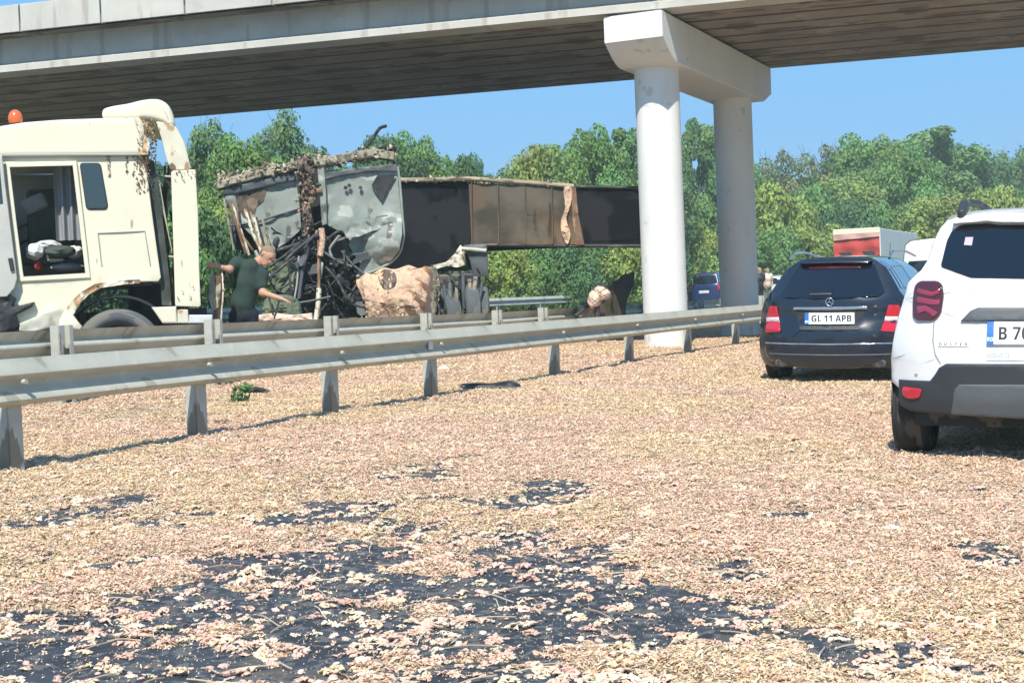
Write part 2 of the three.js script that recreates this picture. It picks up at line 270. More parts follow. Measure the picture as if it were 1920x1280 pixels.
const chipShapes = [jag(new THREE.OctahedronGeometry(1, 0), .35).scale(1, .22, .5), jag(new THREE.IcosahedronGeometry(1, 0), .4).scale(.9, .35, .62), jag(new THREE.BoxGeometry(2, .22, .5, 3, 1, 1), .3), jag(new THREE.TetrahedronGeometry(1.1, 0), .3).scale(1, .5, .6)];
{
  const p = chipShapes[2].attributes.position; for (let i = 0; i < p.count; i++) p.setY(i, p.getY(i) + .2 * (1 - p.getX(i) ** 2)); chipShapes[2].computeVertexNormals();
}
const dummy = new THREE.Object3D(), colr = new THREE.Color();
function scatter(parent, name, geo, list, material = chipMat) {          // list of {p, s, rx, ry, rz, c}
  const im = new THREE.InstancedMesh(geo, material, list.length);
  list.forEach((q, i) => { dummy.position.copy(q.p); dummy.rotation.set(q.rx, q.ry, q.rz); if (q.s3) dummy.scale.set(...q.s3); else dummy.scale.setScalar(q.s); dummy.updateMatrix(); im.setMatrixAt(i, dummy.matrix); im.setColorAt(i, colr.setRGB(...q.c)); });
  im.name = name; im.castShadow = im.receiveShadow = true; im.userData.kind = 'stuff'; parent.add(im); return im;
}
const chipColor = (pink = 0) => { const c = pick(CHIP), t = rr(.82, 1.15); return [Math.min(.85, c[0] * t), c[1] * t * (1 - .055 * pink), c[2] * t * (.97 + .06 * pink)]; };
{
  srand(2024); const lists = [[], [], [], []], D0 = 9500, Zc = 6.0;
  const inv = []; let tot = 0; for (let z = 2.8; z < 42; z += .1) { tot += D0 * (z < Zc ? 1 : Math.pow(Zc / z, 1.55)) * .96 * z * .1; inv.push([z, tot]); }
  const N = Math.floor(tot);
  for (let k = 0; k < N; k++) {
    const q = rnd() * tot; let lo = 0, hi = inv.length - 1; while (lo < hi) { const m = (lo + hi) >> 1; if (inv[m][1] < q) lo = m + 1; else hi = m; }
    const z = inv[lo][0] + rnd() * .1, x = rr(-.48, .48) * z, lat = latOf(x, -z); if (lat > 11.4 || lat > 9.8 + 1.6 * rnd()) continue;
    const c = cover(x, -z); if (c < .40 + .18 * (rnd() - .35) && rnd() > .018) continue;
    const pink = sstep(.42, .58, fbm(x * .7, z * .7, 61, 4)), s = rr(.0045, .0105) * (1 + clamp((z - 7) / 14, 0, .9)) * (rnd() < .05 ? 1.9 : 1);
    lists[Math.floor(rnd() * 4)].push({ p: V(x, gy(x, -z) + Math.max(.002, bedH(x, -z, c)) + rr(-.002, .012), -z), s, rx: rr(-.6, .6), ry: rr(0, 6.28), rz: rr(-.6, .6), c: chipColor(pink) });
  }
  lists.forEach((l, i) => scatter(load, 'chip', chipShapes[i], l));
  // larger limp pieces lying on and around the bare asphalt
  srand(5); const lump = jag(new THREE.IcosahedronGeometry(1, 2), .16).scale(1, .34, .62), lumps = [], strips = [];
  { const p = lump.attributes.position; for (let i = 0; i < p.count; i++) { const k = 1 + .5 * (vnoise(p.getX(i) * 3 + 9, p.getZ(i) * 4 + 9, 3) - .5); p.setX(i, p.getX(i) * k); p.setZ(i, p.getZ(i) * k); } lump.computeVertexNormals(); }
  // ragged clumps of stuck-together chips
  const clumps = [[], [], [], [], [], []], shapes = clumps.map(() => { const gs = []; for (let k = 0; k < 20; k++) { const r = rnd() ** .65, a = rnd() * 6.28, g = chipShapes[pick([0, 1, 1, 3])].clone(); g.scale(rr(.16, .42), rr(.25, .6), rr(.16, .42)).rotateX(rr(-.5, .5)).rotateY(rr(0, 6)).rotateZ(rr(-.5, .5)).translate(Math.cos(a) * r * 1.05 + .3 * r * r, .22 * (1 - r) + rr(0, .08), Math.sin(a) * r * .5); gs.push(g); } return join(gs); });
  for (let k = 0; k < 8500; k++) { const z = 2.9 + 8.0 * rnd() ** 1.4, x = rr(-.46, .46) * z, c = cover(x, -z); if (c < -.05 && rnd() > .26 || c > .6 && rnd() > .3) continue; const s = rr(.016, .045) * (rnd() < .12 ? 1.5 : 1), t = rr(.9, 1.15); clumps[k % 6].push({ p: V(x, gy(x, -z) + Math.max(0, bedH(x, -z, c)) + s * .06, -z), s, rx: rr(-.2, .2), ry: rr(0, 6.28), rz: rr(-.2, .2), c: pick([[.70, .49, .37], [.74, .58, .44], [.66, .43, .32], [.74, .61, .45], [.70, .46, .37], [.74, .57, .38]]).map(v => Math.min(.85, v * t)) }); }
  clumps.forEach((l, i) => scatter(load, 'clump', shapes[i], l));
  for (let k = 0; k < 900; k++) { const z = 2.9 + 5 * rnd() ** 1.4, x = rr(-.46, .46) * z, c = cover(x, -z); if (c > .55) continue; const s = rr(.008, .022); lumps.push({ p: V(x, gy(x, -z) + Math.max(0, bedH(x, -z, c)) + s * .2, -z), s, rx: rr(-.25, .25), ry: rr(0, 6.28), rz: rr(-.25, .25), c: pick([[.72, .52, .42], [.78, .68, .54], [.68, .45, .36]]) }); }
  scatter(load, 'lump', lump, lumps);
  const crumbs = []; for (let k = 0; k < 22000; k++) { const z = 2.9 + 5.5 * rnd(), x = rr(-.46, .46) * z, c = cover(x, -z); if (c > .5) continue; const s = rr(.0018, .006); crumbs.push({ p: V(x, gy(x, -z) + s * .3, -z), s, rx: rr(0, 3), ry: rr(0, 6), rz: rr(0, 3), c: chipColor(rnd()) }); }
  scatter(load, 'crumb', chipShapes[3], crumbs);
  const stem = new THREE.BoxGeometry(2, .05, .05, 6, 1, 1); { const p = stem.attributes.position; for (let i = 0; i < p.count; i++) { p.setZ(i, p.getZ(i) + .22 * Math.sin(p.getX(i) * 1.7)); p.setY(i, p.getY(i) + .06 * Math.cos(p.getX(i) * 2.3)); } stem.computeVertexNormals(); }
  for (let k = 0; k < 750; k++) { const z = 2.9 + 16 * rnd() ** 1.4, x = rr(-.46, .46) * z, c = cover(x, -z); const s = rr(.04, .11); strips.push({ p: V(x, gy(x, -z) + Math.max(0, bedH(x, -z, c)) + .012, -z), s3: [s, .065, .065], rx: rr(-.1, .1), ry: rr(0, 6.28), rz: rr(-.05, .05), c: pick([[.66, .52, .34], [.7, .6, .44], [.5, .34, .22], [.6, .44, .3]]) }); }
  scatter(load, 'straw_stem', stem, strips);
}

// ---------------------------------------------------------------- overpass
{
  const YB = 5.86, ZN = 23.7;                           // soffit height; depth of the near edge above the column
  const P0 = P(1245, 40, ZN), yaw = -15.6 * Math.PI / 180;
  const br = thing('overpass', 'concrete road bridge crossing overhead on two round white columns', 'bridge', [P0.x, 0, P0.z], yaw);
  const toL = v => v.clone().sub(br.position).applyAxisAngle(V(0, 1, 0), -yaw);
  const x0 = -46, x1 = 34, L = x1 - x0, xc = (x0 + x1) / 2, W = 7.5;
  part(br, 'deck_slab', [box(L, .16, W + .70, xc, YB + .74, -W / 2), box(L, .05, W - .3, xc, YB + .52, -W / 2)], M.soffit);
  part(br, 'carriageway', box(L, .08, W - .2, xc, YB + .865, -W / 2), M.asphalt);
  // near beam: flange standing proud of a recessed web
  part(br, 'edge_beam', boxUV(profileX([[0, YB], [0, YB + .12], [-.14, YB + .19], [-.14, YB + .659], [-.30, YB + .659], [-.30, YB + .19], [-.60, YB + .12], [-.60, YB]], x0, x1)), M.concrete);
  const nb = 8, bw = (W - .60) / nb;
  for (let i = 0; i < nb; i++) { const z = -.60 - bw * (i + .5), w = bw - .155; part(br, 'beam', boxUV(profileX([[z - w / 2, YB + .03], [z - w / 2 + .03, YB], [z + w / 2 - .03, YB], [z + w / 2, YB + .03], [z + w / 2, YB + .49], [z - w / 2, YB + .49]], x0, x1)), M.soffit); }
  for (let i = 0; i <= nb; i++) part(br, 'gap_shade', box(L, .10, i === nb ? .05 : .15, xc, YB + .056, -.60 - bw * i - (i === nb ? -.02 : 0)), M.black);  // black strips added in the beam gaps as painted shadow lines
  // parapets in cast lengths with open joints
  const pw = 1.75;
  for (const side of [0, 1]) for (let x = x0; x < x1 - pw; x += pw) part(br, 'parapet_panel', box(pw - .035, .52, .17, x + pw / 2 + .45, YB + .66 + .26, side ? -W - .30 : .30, .012), M.concrete);
  // railing posts on the parapet
  for (const side of [0, 1]) for (let k = 0; k < 27; k++) part(br, 'railing_post', box(.06, .5, .06, x0 + 2.2 + k * 3, YB + 1.18 + .25, side ? -W - .3 : .30), M.chassis);
  for (const side of [0, 1]) part(br, 'handrail', box(L, .07, .07, xc, YB + 1.70, side ? -W - .3 : .30), M.chassis);
  // columns and cap
  const c1 = P(1241, 400, 24.88), c2 = P(1381, 400, 29.3);
  const a1 = toL(V(c1.x, 0, c1.z)), a2 = toL(V(c2.x, 0, c2.z));
  const dir = a2.clone().sub(a1).setY(0).normalize(), ca = Math.atan2(-dir.x, -dir.z);       // local -z of the cap runs along dir
  const col = (p, y1, r, name) => { const y0 = gy(c1.x, c1.z) - .5, g = new THREE.CylinderGeometry(r, r, y1 - y0, 56, 6).translate(p.x, (y0 + y1) / 2, p.z); return part(br, 'column', boxUV(g, 1), M.whitewash, name); };
  const capY = 5.02;
  col(a1, capY + .02,   .397, 'near round column with its lower part in the sun'); col(a2, capY + .02,   .40, 'far round column standing wholly in the shade of the deck');
  const LC = a2.clone().sub(a1).length() + 1.17 + 1.25, top = YB - .045, prof = [[0, top], [0, 5.37]];
  for (let k = 1; k <= 8; k++) { const t = k / 8; prof.push([.80 * t, 5.37 - (5.37 - capY) * Math.sin(t * Math.PI / 2)]); }
  prof.push([LC - .62, capY], [LC, capY + .22], [LC, top]);
  const g = plate(prof, .53, 1.06, { bevel: .02 }); g.rotateY(Math.PI / 2);           // profile x -> -z, thickness across
  const cs = a1.clone().addScaledVector(dir, -1.17);
  const cg = g.clone(); cg.rotateY(ca); cg.translate(cs.x, 0, cs.z);
  part(br, 'pier_cap', boxUV(cg), M.whitewash);
  const bear = []; for (let i = 0; i < 9; i++) { const s = .35 + i * (LC - .9) / 8, q = cs.clone().addScaledVector(dir, s); const b = box(.4, .042, .3, 0, top + .022, 0).rotateY(ca).translate(q.x, 0, q.z); bear.push(b); }
  bear.forEach(b => part(br, 'bearing', b, M.rubber));
}
function profileX(prof, xa, xb) {                          // prof [z, y] swept along x
  const sh = new THREE.Shape(prof.map(p => new THREE.Vector2(-p[0], p[1]))), g = new THREE.ExtrudeGeometry(sh, { depth: xb - xa, bevelEnabled: false });
  return g.rotateY(Math.PI / 2).translate(xa, 0, 0);
}

// ---------------------------------------------------------------- guardrails
const WB = [[.03, 0], [.078, .026], [.088, .040], [.080, .058], [.028, .112], [.014, .130], [.014, .150], [.030, .172], [.080, .196], [.088, .208], [.080, .226], [.034, .288], [.022, .312]];
function beam(a, b, side, y0a, y0b, lap = .12) {           // W-beam between two ground points; side: unit vector it bulges to
  const pos = [], idx = [], d = b.clone().sub(a).setY(0).normalize(), A = a.clone().addScaledVector(d, -lap), B = b.clone().addScaledVector(d, lap), n = WB.length, ring = [...WB.map(p => [p[0], p[1]]), ...WB.map(p => [p[0] - .006, p[1]]).reverse()];
  for (const [e, y0] of [[A, y0a], [B, y0b]]) for (const [o, h] of ring) pos.push(e.x + side.x * o, e.y + y0 + h, e.z + side.z * o);
  const m = ring.length; for (let i = 0; i < m; i++) { const j = (i + 1) % m; idx.push(i, j, m + i, j, m + j, m + i); }
  for (let i = 0; i < n - 1; i++) { const p = i, q = i + 1, r = m - 1 - i, s = m - 2 - i; idx.push(p, r, q, q, r, s, m + p, m + q, m + r, m + q, m + s, m + r); }
  const g = new THREE.BufferGeometry(); g.setAttribute('position', new THREE.Float32BufferAttribute(pos, 3)); g.setIndex(idx); g.computeVertexNormals();
  return boxUV(toCreasedNormals(g.toNonIndexed(), .9));
}
const sideV = s => V(CA * s, 0, SA * s);                   // towards the near carriageway for s = 1
function postGeo(h, s) { const g = join([box(.014, h, .12, .05, h / 2, 0), box(.09, h, .014, 0, h / 2, .06), box(.09, h, .014, 0, h / 2, -.06)]); return g; }
function postAt(parent, p, h, s, dy = 0, tw = 0, mat = M.post) { const g = postGeo(h + .25).translate(0, -.25, 0); g.rotateY(-RA + (s < 0 ? Math.PI : 0) + tw); g.translate(p.x, p.y + dy, p.z); return part(parent, 'post', g, mat); }
const runAt = (px, lat) => { let best = 0, e = 1e9; for (let r = -6; r < 90; r += .01) { const p = RL(r, lat), v = p.clone().applyMatrix4(camera.matrixWorldInverse); if (v.z > -.5) continue; const x = 960 + FOC * v.x / -v.z; if (Math.abs(x - px) < e) { e = Math.abs(x - px); best = r; } } return best; };
{
  const rail = thing('guardrail', 'near steel guardrail with double-waved beam on posts at the road edge', 'guardrail');
  const runs = [20, 370, 620, 808, 1040, 1180, 1290, 1380].map(px => runAt(px, RAIL_LAT + .06));
  const pre = []; for (let k = 5; k >= 1; k--) pre.push(runs[0] - 1.95 * k);
  const post = []; for (let k = 1; k <= 22; k++) post.push(runs[7] + 2.2 * k);
  const all = [...pre, ...runs, ...post], H0 = .72, hR = r => .735 + .03 * (1 - sstep(runs[0], runs[4], r)); let H = H0;
  all.forEach((r, i) => { H = hR(r); const p = RL(r, RAIL_LAT + .06); srand(i * 7 + 3); postAt(rail, p, H - .04, 1, 0, rr(-.05, .05)); const q = RL(r, RAIL_LAT - .075); part(rail, 'bolt', bar(V(0, 0, 0).add(q).add(V(0, H - .155, 0)), q.clone().addScaledVector(sideV(1), .035).add(V(0, H - .155, 0)), .018), M.galv); });
  for (let i = 0; i + 2 < all.length; i += 2) { srand(i + 40); part(rail, 'beam', beam(RL(all[i], RAIL_LAT), RL(all[i + 2], RAIL_LAT - .003 * (i % 4)), sideV(1), hR(all[i]) - .312, hR(all[i + 2]) - .312), M.galv); }
  H = hR(runs[3]); const rp = RL(runAt(803, RAIL_LAT), RAIL_LAT).addScaledVector(sideV(1), .055); const rg = box(.012, .115, .085, 0, 0, 0, .004).rotateY(-RA).translate(rp.x, rp.y + H - .15, rp.z);
  part(rail, 'reflector', rg, M.whitePaint, 'small white reflector in the middle of the beam');
}
{
  const LAT = 10.3, rail = thing('guardrail', 'back of the second guardrail standing beyond the central strip', 'guardrail');
  const runs = [122, 405, 625, 803, 935].map(px => runAt(px, LAT - .12)), pre = [], post = [];
  for (let k = 4; k >= 1; k--) pre.push(runs[0] - 2.1 * k); for (let k = 1; k <= 22; k++) post.push(runs[4] + 2.0 * k);
  const all = [...pre, ...runs, ...post];
  const hAt = r => .81 - .09 * sstep(runs[0], runs[4], r);
  all.forEach((r, i) => { srand(i * 5 + 1); const p = RL(r, LAT - .12), h = hAt(r) + .045, g = join([box(.014, h + .25, .20, -.05, h / 2 - .125, 0), box(.11, h + .25, .014, 0, h / 2 - .125, .10), box(.11, h + .25, .014, 0, h / 2 - .125, -.10), box(.012, h + .25, .05, .055, h / 2 - .125, .075), box(.012, h + .25, .05, .055, h / 2 - .125, -.075)]); g.rotateY(-RA + rr(-.06, .06)).translate(p.x, p.y, p.z); part(rail, 'post', g, M.post); });
  for (let i = 0; i + 2 < all.length; i += 2) part(rail, 'beam', beam(RL(all[i], LAT), RL(all[i + 2], LAT), sideV(-1), hAt(all[i]) - .312, hAt(all[i + 2]) - .312), M.galv);
}
{
  const LAT = 21.6, rail = thing('guardrail', 'distant bluish guardrail along the far verge before the hedge', 'guardrail');
  for (let i = 0; i < 30; i++) { const r = 22 + i * 4; part(rail, 'beam', beam(RL(r, LAT), RL(r + 4, LAT), sideV(1), .42, .42, .06), M.galv); const p = RL(r, LAT + .06); postAt(rail, p, .72, 1); }
}

// ---------------------------------------------------------------- trees and bushes beyond the far verge
const leafMat = new THREE.MeshPhysicalMaterial({ vertexColors: true, roughness: .8, side: THREE.DoubleSide, transmission: .35, thickness: 0 });
function leafCloud(puffs, count, size, tint, spread = .32) {
  const pos = [], col = [], area = puffs.map(p => p.r * p.r), sum = area.reduce((a, b) => a + b), d = V(), t = V(), b = V(), c = V();
  puffs.forEach((p, k) => {
    const n = Math.round(count * area[k] / sum), pt = rr(.78, 1.22), yel = rr(-.12, .16);
    for (let i = 0; i < n; i++) {
      d.set(rr(-1, 1), rr(-1, 1), rr(-1, 1)); if (d.lengthSq() > 1 || d.lengthSq() < .01) { i--; continue; } d.normalize();
      const q = 1 - spread * rnd() ** 1.4 + (rnd() < .12 ? rr(0, .25) : 0); c.set(p.x + d.x * p.r * q, p.y + d.y * p.r * (p.f || .8) * q, p.z + d.z * p.r * q); if (c.y < .05) c.y = rr(.05, .4);
      const nn = d.clone().add(V(rr(-.9, .9), rr(-.5, .9), rr(-.9, .9))).normalize(); t.set(rr(-1, 1), rr(-1, 1), rr(-1, 1)).cross(nn).normalize(); b.crossVectors(nn, t);
      const s = size * rr(.55, 1.25), w = s * rr(.45, .75), u = rr(.7, 1.3) * pt, cc = [tint[0] * 1.9 * u * (1 + yel), tint[1] * 1.85 * u, tint[2] * 1.7 * u * (1 - yel)];
      const A = c.clone().addScaledVector(t, -s), B = c.clone().addScaledVector(b, w).addScaledVector(nn, s * .22), C = c.clone().addScaledVector(t, s), D = c.clone().addScaledVector(b, -w).addScaledVector(nn, s * .22);
      for (const v of [A, B, C, A, C, D]) { pos.push(v.x, v.y, v.z); col.push(...cc); }
    }
  });
  const g = new THREE.BufferGeometry(); g.setAttribute('position', new THREE.Float32BufferAttribute(pos, 3)); g.setAttribute('color', new THREE.Float32BufferAttribute(col, 3)); g.computeVertexNormals(); return g;
}
function protoTree(seed, H, R, nP, leaves, size, tint, o = {}) {
  srand(seed); const puffs = [], wood = [], y0 = o.low === undefined ? .22 : o.low, lean = rr(-.3, .3);
  wood.push(bar(V(0, -.4, 0), V(lean * .4, H * .35, 0), .02 * H, .014 * H, 8), bar(V(lean * .4, H * .35, 0), V(lean, H * .8, .1), .014 * H, .004 * H, 7));
  for (let i = 0; i < nP; i++) {
    const t = (i + rnd()) / nP, y = H * (y0 + (1 - y0) * (t * .86 + .06)), prof = Math.sin(Math.PI * clamp(.14 + t * .78, 0, 1)) ** (o.pow || .75), a = i * 2.4 + rr(-.5, .5), rad = R * prof * rr(.35, .95), r = R * rr(.26, .46) * (.55 + .5 * prof) * (o.puff || 1);
    const p = { x: Math.cos(a) * rad + lean * t, y: Math.min(y, H - r * .75), z: Math.sin(a) * rad, r, f: rr(.65, .95) }; puffs.push(p);
    if (i % 2 === 0) wood.push(bar(V(lean * t * .8, Math.max(.3, p.y - rad * .9 - .2), 0), V(p.x, p.y, p.z), .006 * H, .0018 * H, 5));
    if (o.twigs) for (let k = 0; k < o.twigs; k++) wood.push(bar(V(p.x, p.y, p.z), V(p.x + rr(-1, 1) * r, p.y + rr(.3, 1.7) * r, p.z + rr(-1, 1) * r), .022, .008, 4));
  }
  return { leaf: leafCloud(puffs, leaves, size, tint, o.spread), wood: join(wood), H };
}
const PROTO = {
  broad: protoTree(101, 9, 3.6, 38, 16500, 0.144, [0.089, 0.173, 0.046], { puff: .9, spread: .45 }),
  dark: protoTree(102, 9, 3.3, 34, 15750, 0.144, [.046, .108, .042], { puff: .88, spread: .42 }),
  tall: protoTree(103, 10, 2.7, 34, 13500, 0.144, [0.081, 0.160, 0.054], { pow: .6, puff: .85, spread: .45 }),
  pale: protoTree(104, 8, 3.2, 32, 13500, 0.136, [0.155, 0.211, 0.058], { puff: .9, spread: .45 }),
  sparse: protoTree(105, 9, 2.6, 24, 4200, 0.136, [0.114, 0.147, 0.074], { twigs: 5, puff: .8 }),
  feathery: protoTree(106, 9, 3.4, 30, 9300, 0.136, [0.087, 0.160, 0.067], { spread: .6, puff: .75, twigs: 2 }),
};
const BUSH = {
  green: protoTree(201, 3.4, 2.3, 20, 9750, 0.120, [0.081, 0.166, 0.044], { low: .0, pow: .45 }),
  light: protoTree(202, 3.6, 2.3, 20, 9750, 0.120, [0.155, 0.218, 0.054], { low: .0, pow: .45 }),
  deep: protoTree(203, 3.2, 2.4, 18, 9300, 0.120, [0.048, 0.113, 0.038], { low: .0, pow: .45 }),
};
function tree(kind, px, topY, Z, wpx, label, group, bush) {
  Z *= 1 + .45 * sstep(1180, 1420, px); const pr = (bush ? BUSH : PROTO)[kind], top = P(px, topY, Z), g0 = gy(top.x, top.z), H = top.y - g0, w = wpx / FOC * Z, sy = H / pr.H, nomW = bush ? 4.6 : kind === 'tall' || kind === 'sparse' ? 5.4 : 6.8;
  const o = thing(bush ? 'bush' : 'tree', label, bush ? 'bush' : 'tree', [top.x, g0, top.z], rnd() * 6.28, group), s = clamp(w / nomW, .6 * sy, 1.7 * sy);
  o.scale.set(s, sy, s); part(o, 'crown', pr.leaf, leafMat); part(o, bush ? 'stem' : 'trunk', pr.wood, M.bark);
}
srand(77);
const FAR_GROUP = 'trees massed in the background wood';
const T = (...a) => tree(...a);
// the wood behind the wreck, left to right
T('feathery', 395, 222, 50, 150, 'feathery tree behind the cab roof, left of the tree with the flat layered top');
T('feathery', 525, 204, 54, 175, 'tree with a flat layered top under the bridge edge, left of the sky gap');
T('broad', 455, 250, 48, 170, 'bushy green tree rising just left of the grey wreck');
T('dark', 590, 268, 58, 130, 'dark tree sloping down to the sky gap left of the grey wreck');
T('dark', 712, 243, 60, 130, 'dark tree behind the bent pipe on top of the wreck');
T('broad', 775, 248, 62, 140, 'round tree just right of the bent pipe on the wreck');
T('dark', 872, 282, 66, 140, 'low dark tree above the black trailer wall, left of the sky dip');
T('pale', 1010, 268, 62, 190, 'pale yellow-green tree above the rusty trailer wall');
T('broad', 1105, 236, 68, 140, 'tree standing between the pale tree and the near bridge column');
T('tall', 1175, 228, 70, 130, 'tall tree partly hidden by the left side of the near column');
T('tall', 1310, 208, 72, 110, 'slim tree seen through the gap between the two bridge columns');
T('sparse', 1455, 272, 74, 130, 'sparse twiggy tree right of the far column');
T('sparse', 1535, 262, 78, 140, 'thin bare-topped tree in the low stretch of the skyline');
T('broad', 1625, 250, 76, 190, 'rounded green tree at the left of the high clump on the right');
T('tall', 1735, 228, 80, 210, 'tallest dark tree in the high clump on the right');
T('broad', 1690, 270, 72, 160, 'green tree in front of the tallest tree on the right');
T('dark', 1812, 262, 82, 150, 'tree sloping down right of the tallest tree');
T('feathery', 1860, 285, 86, 150, 'low feathery tree above the white car roof');
T('feathery', 1925, 272, 84, 130, 'feathery tree cut by the right edge of the picture');
T('pale', 1580, 330, 70, 190, 'yellow-green tree above the red and white truck');
T('pale', 1755, 362, 66, 200, 'yellow-green tree above the left corner of the white car roof');
T('broad', 1395, 305, 72, 120, 'green tree just behind the far bridge column');
T('feathery', 1250, 250, 74, 140, 'tree hidden mostly by the near bridge column');
srand(78);
// further crowns closing the wood behind them
for (const [x, y, Z, w, k, where] of [[300, 290, 56, 150, 'dark', 'just behind the torn back of the cab'], [345, 300, 60, 150, 'broad', 'right of the white fairing strip of the cab'], [560, 300, 66, 150, 'dark', 'over the left end of the wreck top beam'], [645, 306, 66, 150, 'broad', 'in the low gap left of the bent pipe'], [685, 300, 72, 140, 'feathery', 'right behind the bent pipe'], [820, 296, 72, 160, 'broad', 'above the black trailer wall, set back'], [925, 318, 74, 150, 'dark', 'at the bottom of the sky dip'], [965, 302, 76, 140, 'broad', 'right of the sky dip'], [1060, 285, 78, 150, 'dark', 'above the right end of the rusty wall'], [1140, 262, 82, 150, 'broad', 'left of the near column, set back'], [1345, 290, 80, 130, 'feathery', 'hidden mostly by the far column'], [1432, 318, 82, 150, 'feathery', 'low beside the far column'], [1500, 318, 84, 160, 'broad', 'filling the low stretch of the skyline'], [1570, 290, 86, 150, 'dark', 'behind the thin bare-topped tree'], [1660, 262, 88, 170, 'broad', 'at the middle of the high clump'], [1780, 262, 90, 170, 'dark', 'on the right shoulder of the high clump'], [1850, 300, 92, 160, 'feathery', 'above the roof rail of the white car'], [1910, 305, 90, 150, 'broad', 'near the right edge of the picture']])
  T(k, x, y + rr(0, 10), Z, w, { dark: 'dark', broad: 'mid green', feathery: 'thin feathery' }[k] + ' background tree ' + where);
srand(79);
// hedge of bushes along the verge
const HUE = { green: 'mid green', light: 'yellow-green', deep: 'dark green' };
const HEDGE = [[-70, 420, 42, 170, 'deep', 'seen through the open cab door'], [60, 420, 42, 170, 'green', 'behind the middle of the cab'], [190, 420, 42, 170, 'deep', 'behind the rear side window of the cab'], [300, 400, 42, 150, 'green', 'showing in the torn gap behind the cab'], [365, 395, 43, 140, 'deep', 'behind the lower part of the white fairing'], [415, 385, 44, 130, 'light', 'left of the crushed wreck'], [480, 420, 46, 150, 'green', 'behind the head of the bending man'], [830, 440, 55, 150, 'deep', 'behind the trailer wheels'], [895, 440, 56, 140, 'green', 'right beside the trailer mudguard'], [940, 455, 55, 130, 'light', 'under the left end of the rusty wall'], [990, 440, 58, 140, 'green', 'under the middle of the rusty wall'], [1045, 445, 58, 130, 'deep', 'under the right end of the rusty wall'], [1100, 440, 60, 130, 'green', 'behind the pale cloth'], [1160, 445, 60, 130, 'light', 'behind the dark torn sheet'], [1215, 440, 62, 130, 'deep', 'behind the near column'], [1275, 420, 72, 130, 'light', 'just right of the near column'], [1325, 385, 70, 120, 'green', 'between the columns above the blue car'], [1375, 400, 68, 120, 'deep', 'behind the far column'], [1440, 345, 64, 140, 'light', 'just right of the far column'], [1500, 350, 66, 140, 'green', 'above the left roof corner of the estate car'], [1450, 430, 60, 130, 'green', 'behind the two standing people'], [1530, 420, 62, 140, 'light', 'left of the lorry'], [1600, 380, 64, 150, 'deep', 'above the red back of the lorry'], [1660, 385, 66, 140, 'green', 'above the pale side of the lorry'], [1720, 390, 66, 130, 'light', 'above the white van'], [1790, 370, 68, 140, 'green', 'at the left roof rail of the white car'], [1860, 350, 70, 150, 'light', 'over the middle of the white car roof'], [1930, 350, 72, 150, 'green', 'cut by the right edge of the picture']];
for (const [x, y, Z, w, k, where] of HEDGE) T(k, x, y, Z, w, HUE[k] + ' bush in the hedge ' + where, 'bushes of the hedge along the far verge', true);

// ---------------------------------------------------------------- cars
function qframe(pos, q) {
  const u = V(1, 0, 0).applyQuaternion(q), v = V(0, 1, 0).applyQuaternion(q), w = V(0, 0, 1).applyQuaternion(q), C = V(0, CAM_Y, 0);
  const loc = (x, y, d = 0) => { const D = rayOf(x, y), t = (d + pos.clone().sub(C).dot(w)) / D.dot(w), p = C.clone().addScaledVector(D, t).sub(pos); return [p.dot(u), p.dot(v)]; };
  return { loc, pts: (l, d = 0) => l.map(p => loc(p[0], p[1], p[2] || d)) };
}
const mirrored = half => [...half, ...half.slice().reverse().filter(p => Math.abs(p[0]) > 1e-4).map(p => [-p[0], p[1]])];
function wheelGeo(r, w) { const R = [[r * .62, -w / 2], [r * .86, -w / 2], [r * .97, -w / 2 + .025], [r, -w / 2 + .05], [r, w / 2 - .05], [r * .97, w / 2 - .025], [r * .86, w / 2], [r * .62, w / 2]]; return new THREE.LatheGeometry([...R, R[0]].map(p => new THREE.Vector2(p[0], p[1])), 40).rotateZ(Math.PI / 2); }
function rimGeo(r, w) { const g = [new THREE.CylinderGeometry(r * .64, r * .64, w * .7, 32, 1, true), new THREE.CylinderGeometry(r * .16, r * .16, w * .8, 16)]; for (let k = 0; k < 5; k++) g.push(new THREE.BoxGeometry(r * .16, w * .5, r * 1.2).translate(0, 0, 0).rotateY(k * Math.PI / 5)); g.push(new THREE.CylinderGeometry(r * .60, r * .60, .01, 24)); return join(g).rotateZ(Math.PI / 2); }
function addWheel(t, x, y, z, r, w, rim = M.plasticGrey) { const g = wheelGeo(r, w).translate(x, y, z), wh = part(t, 'wheel', g, M.rubber); part(wh, 'rim', rimGeo(r, w).translate(x, y, z), rim); return wh; }
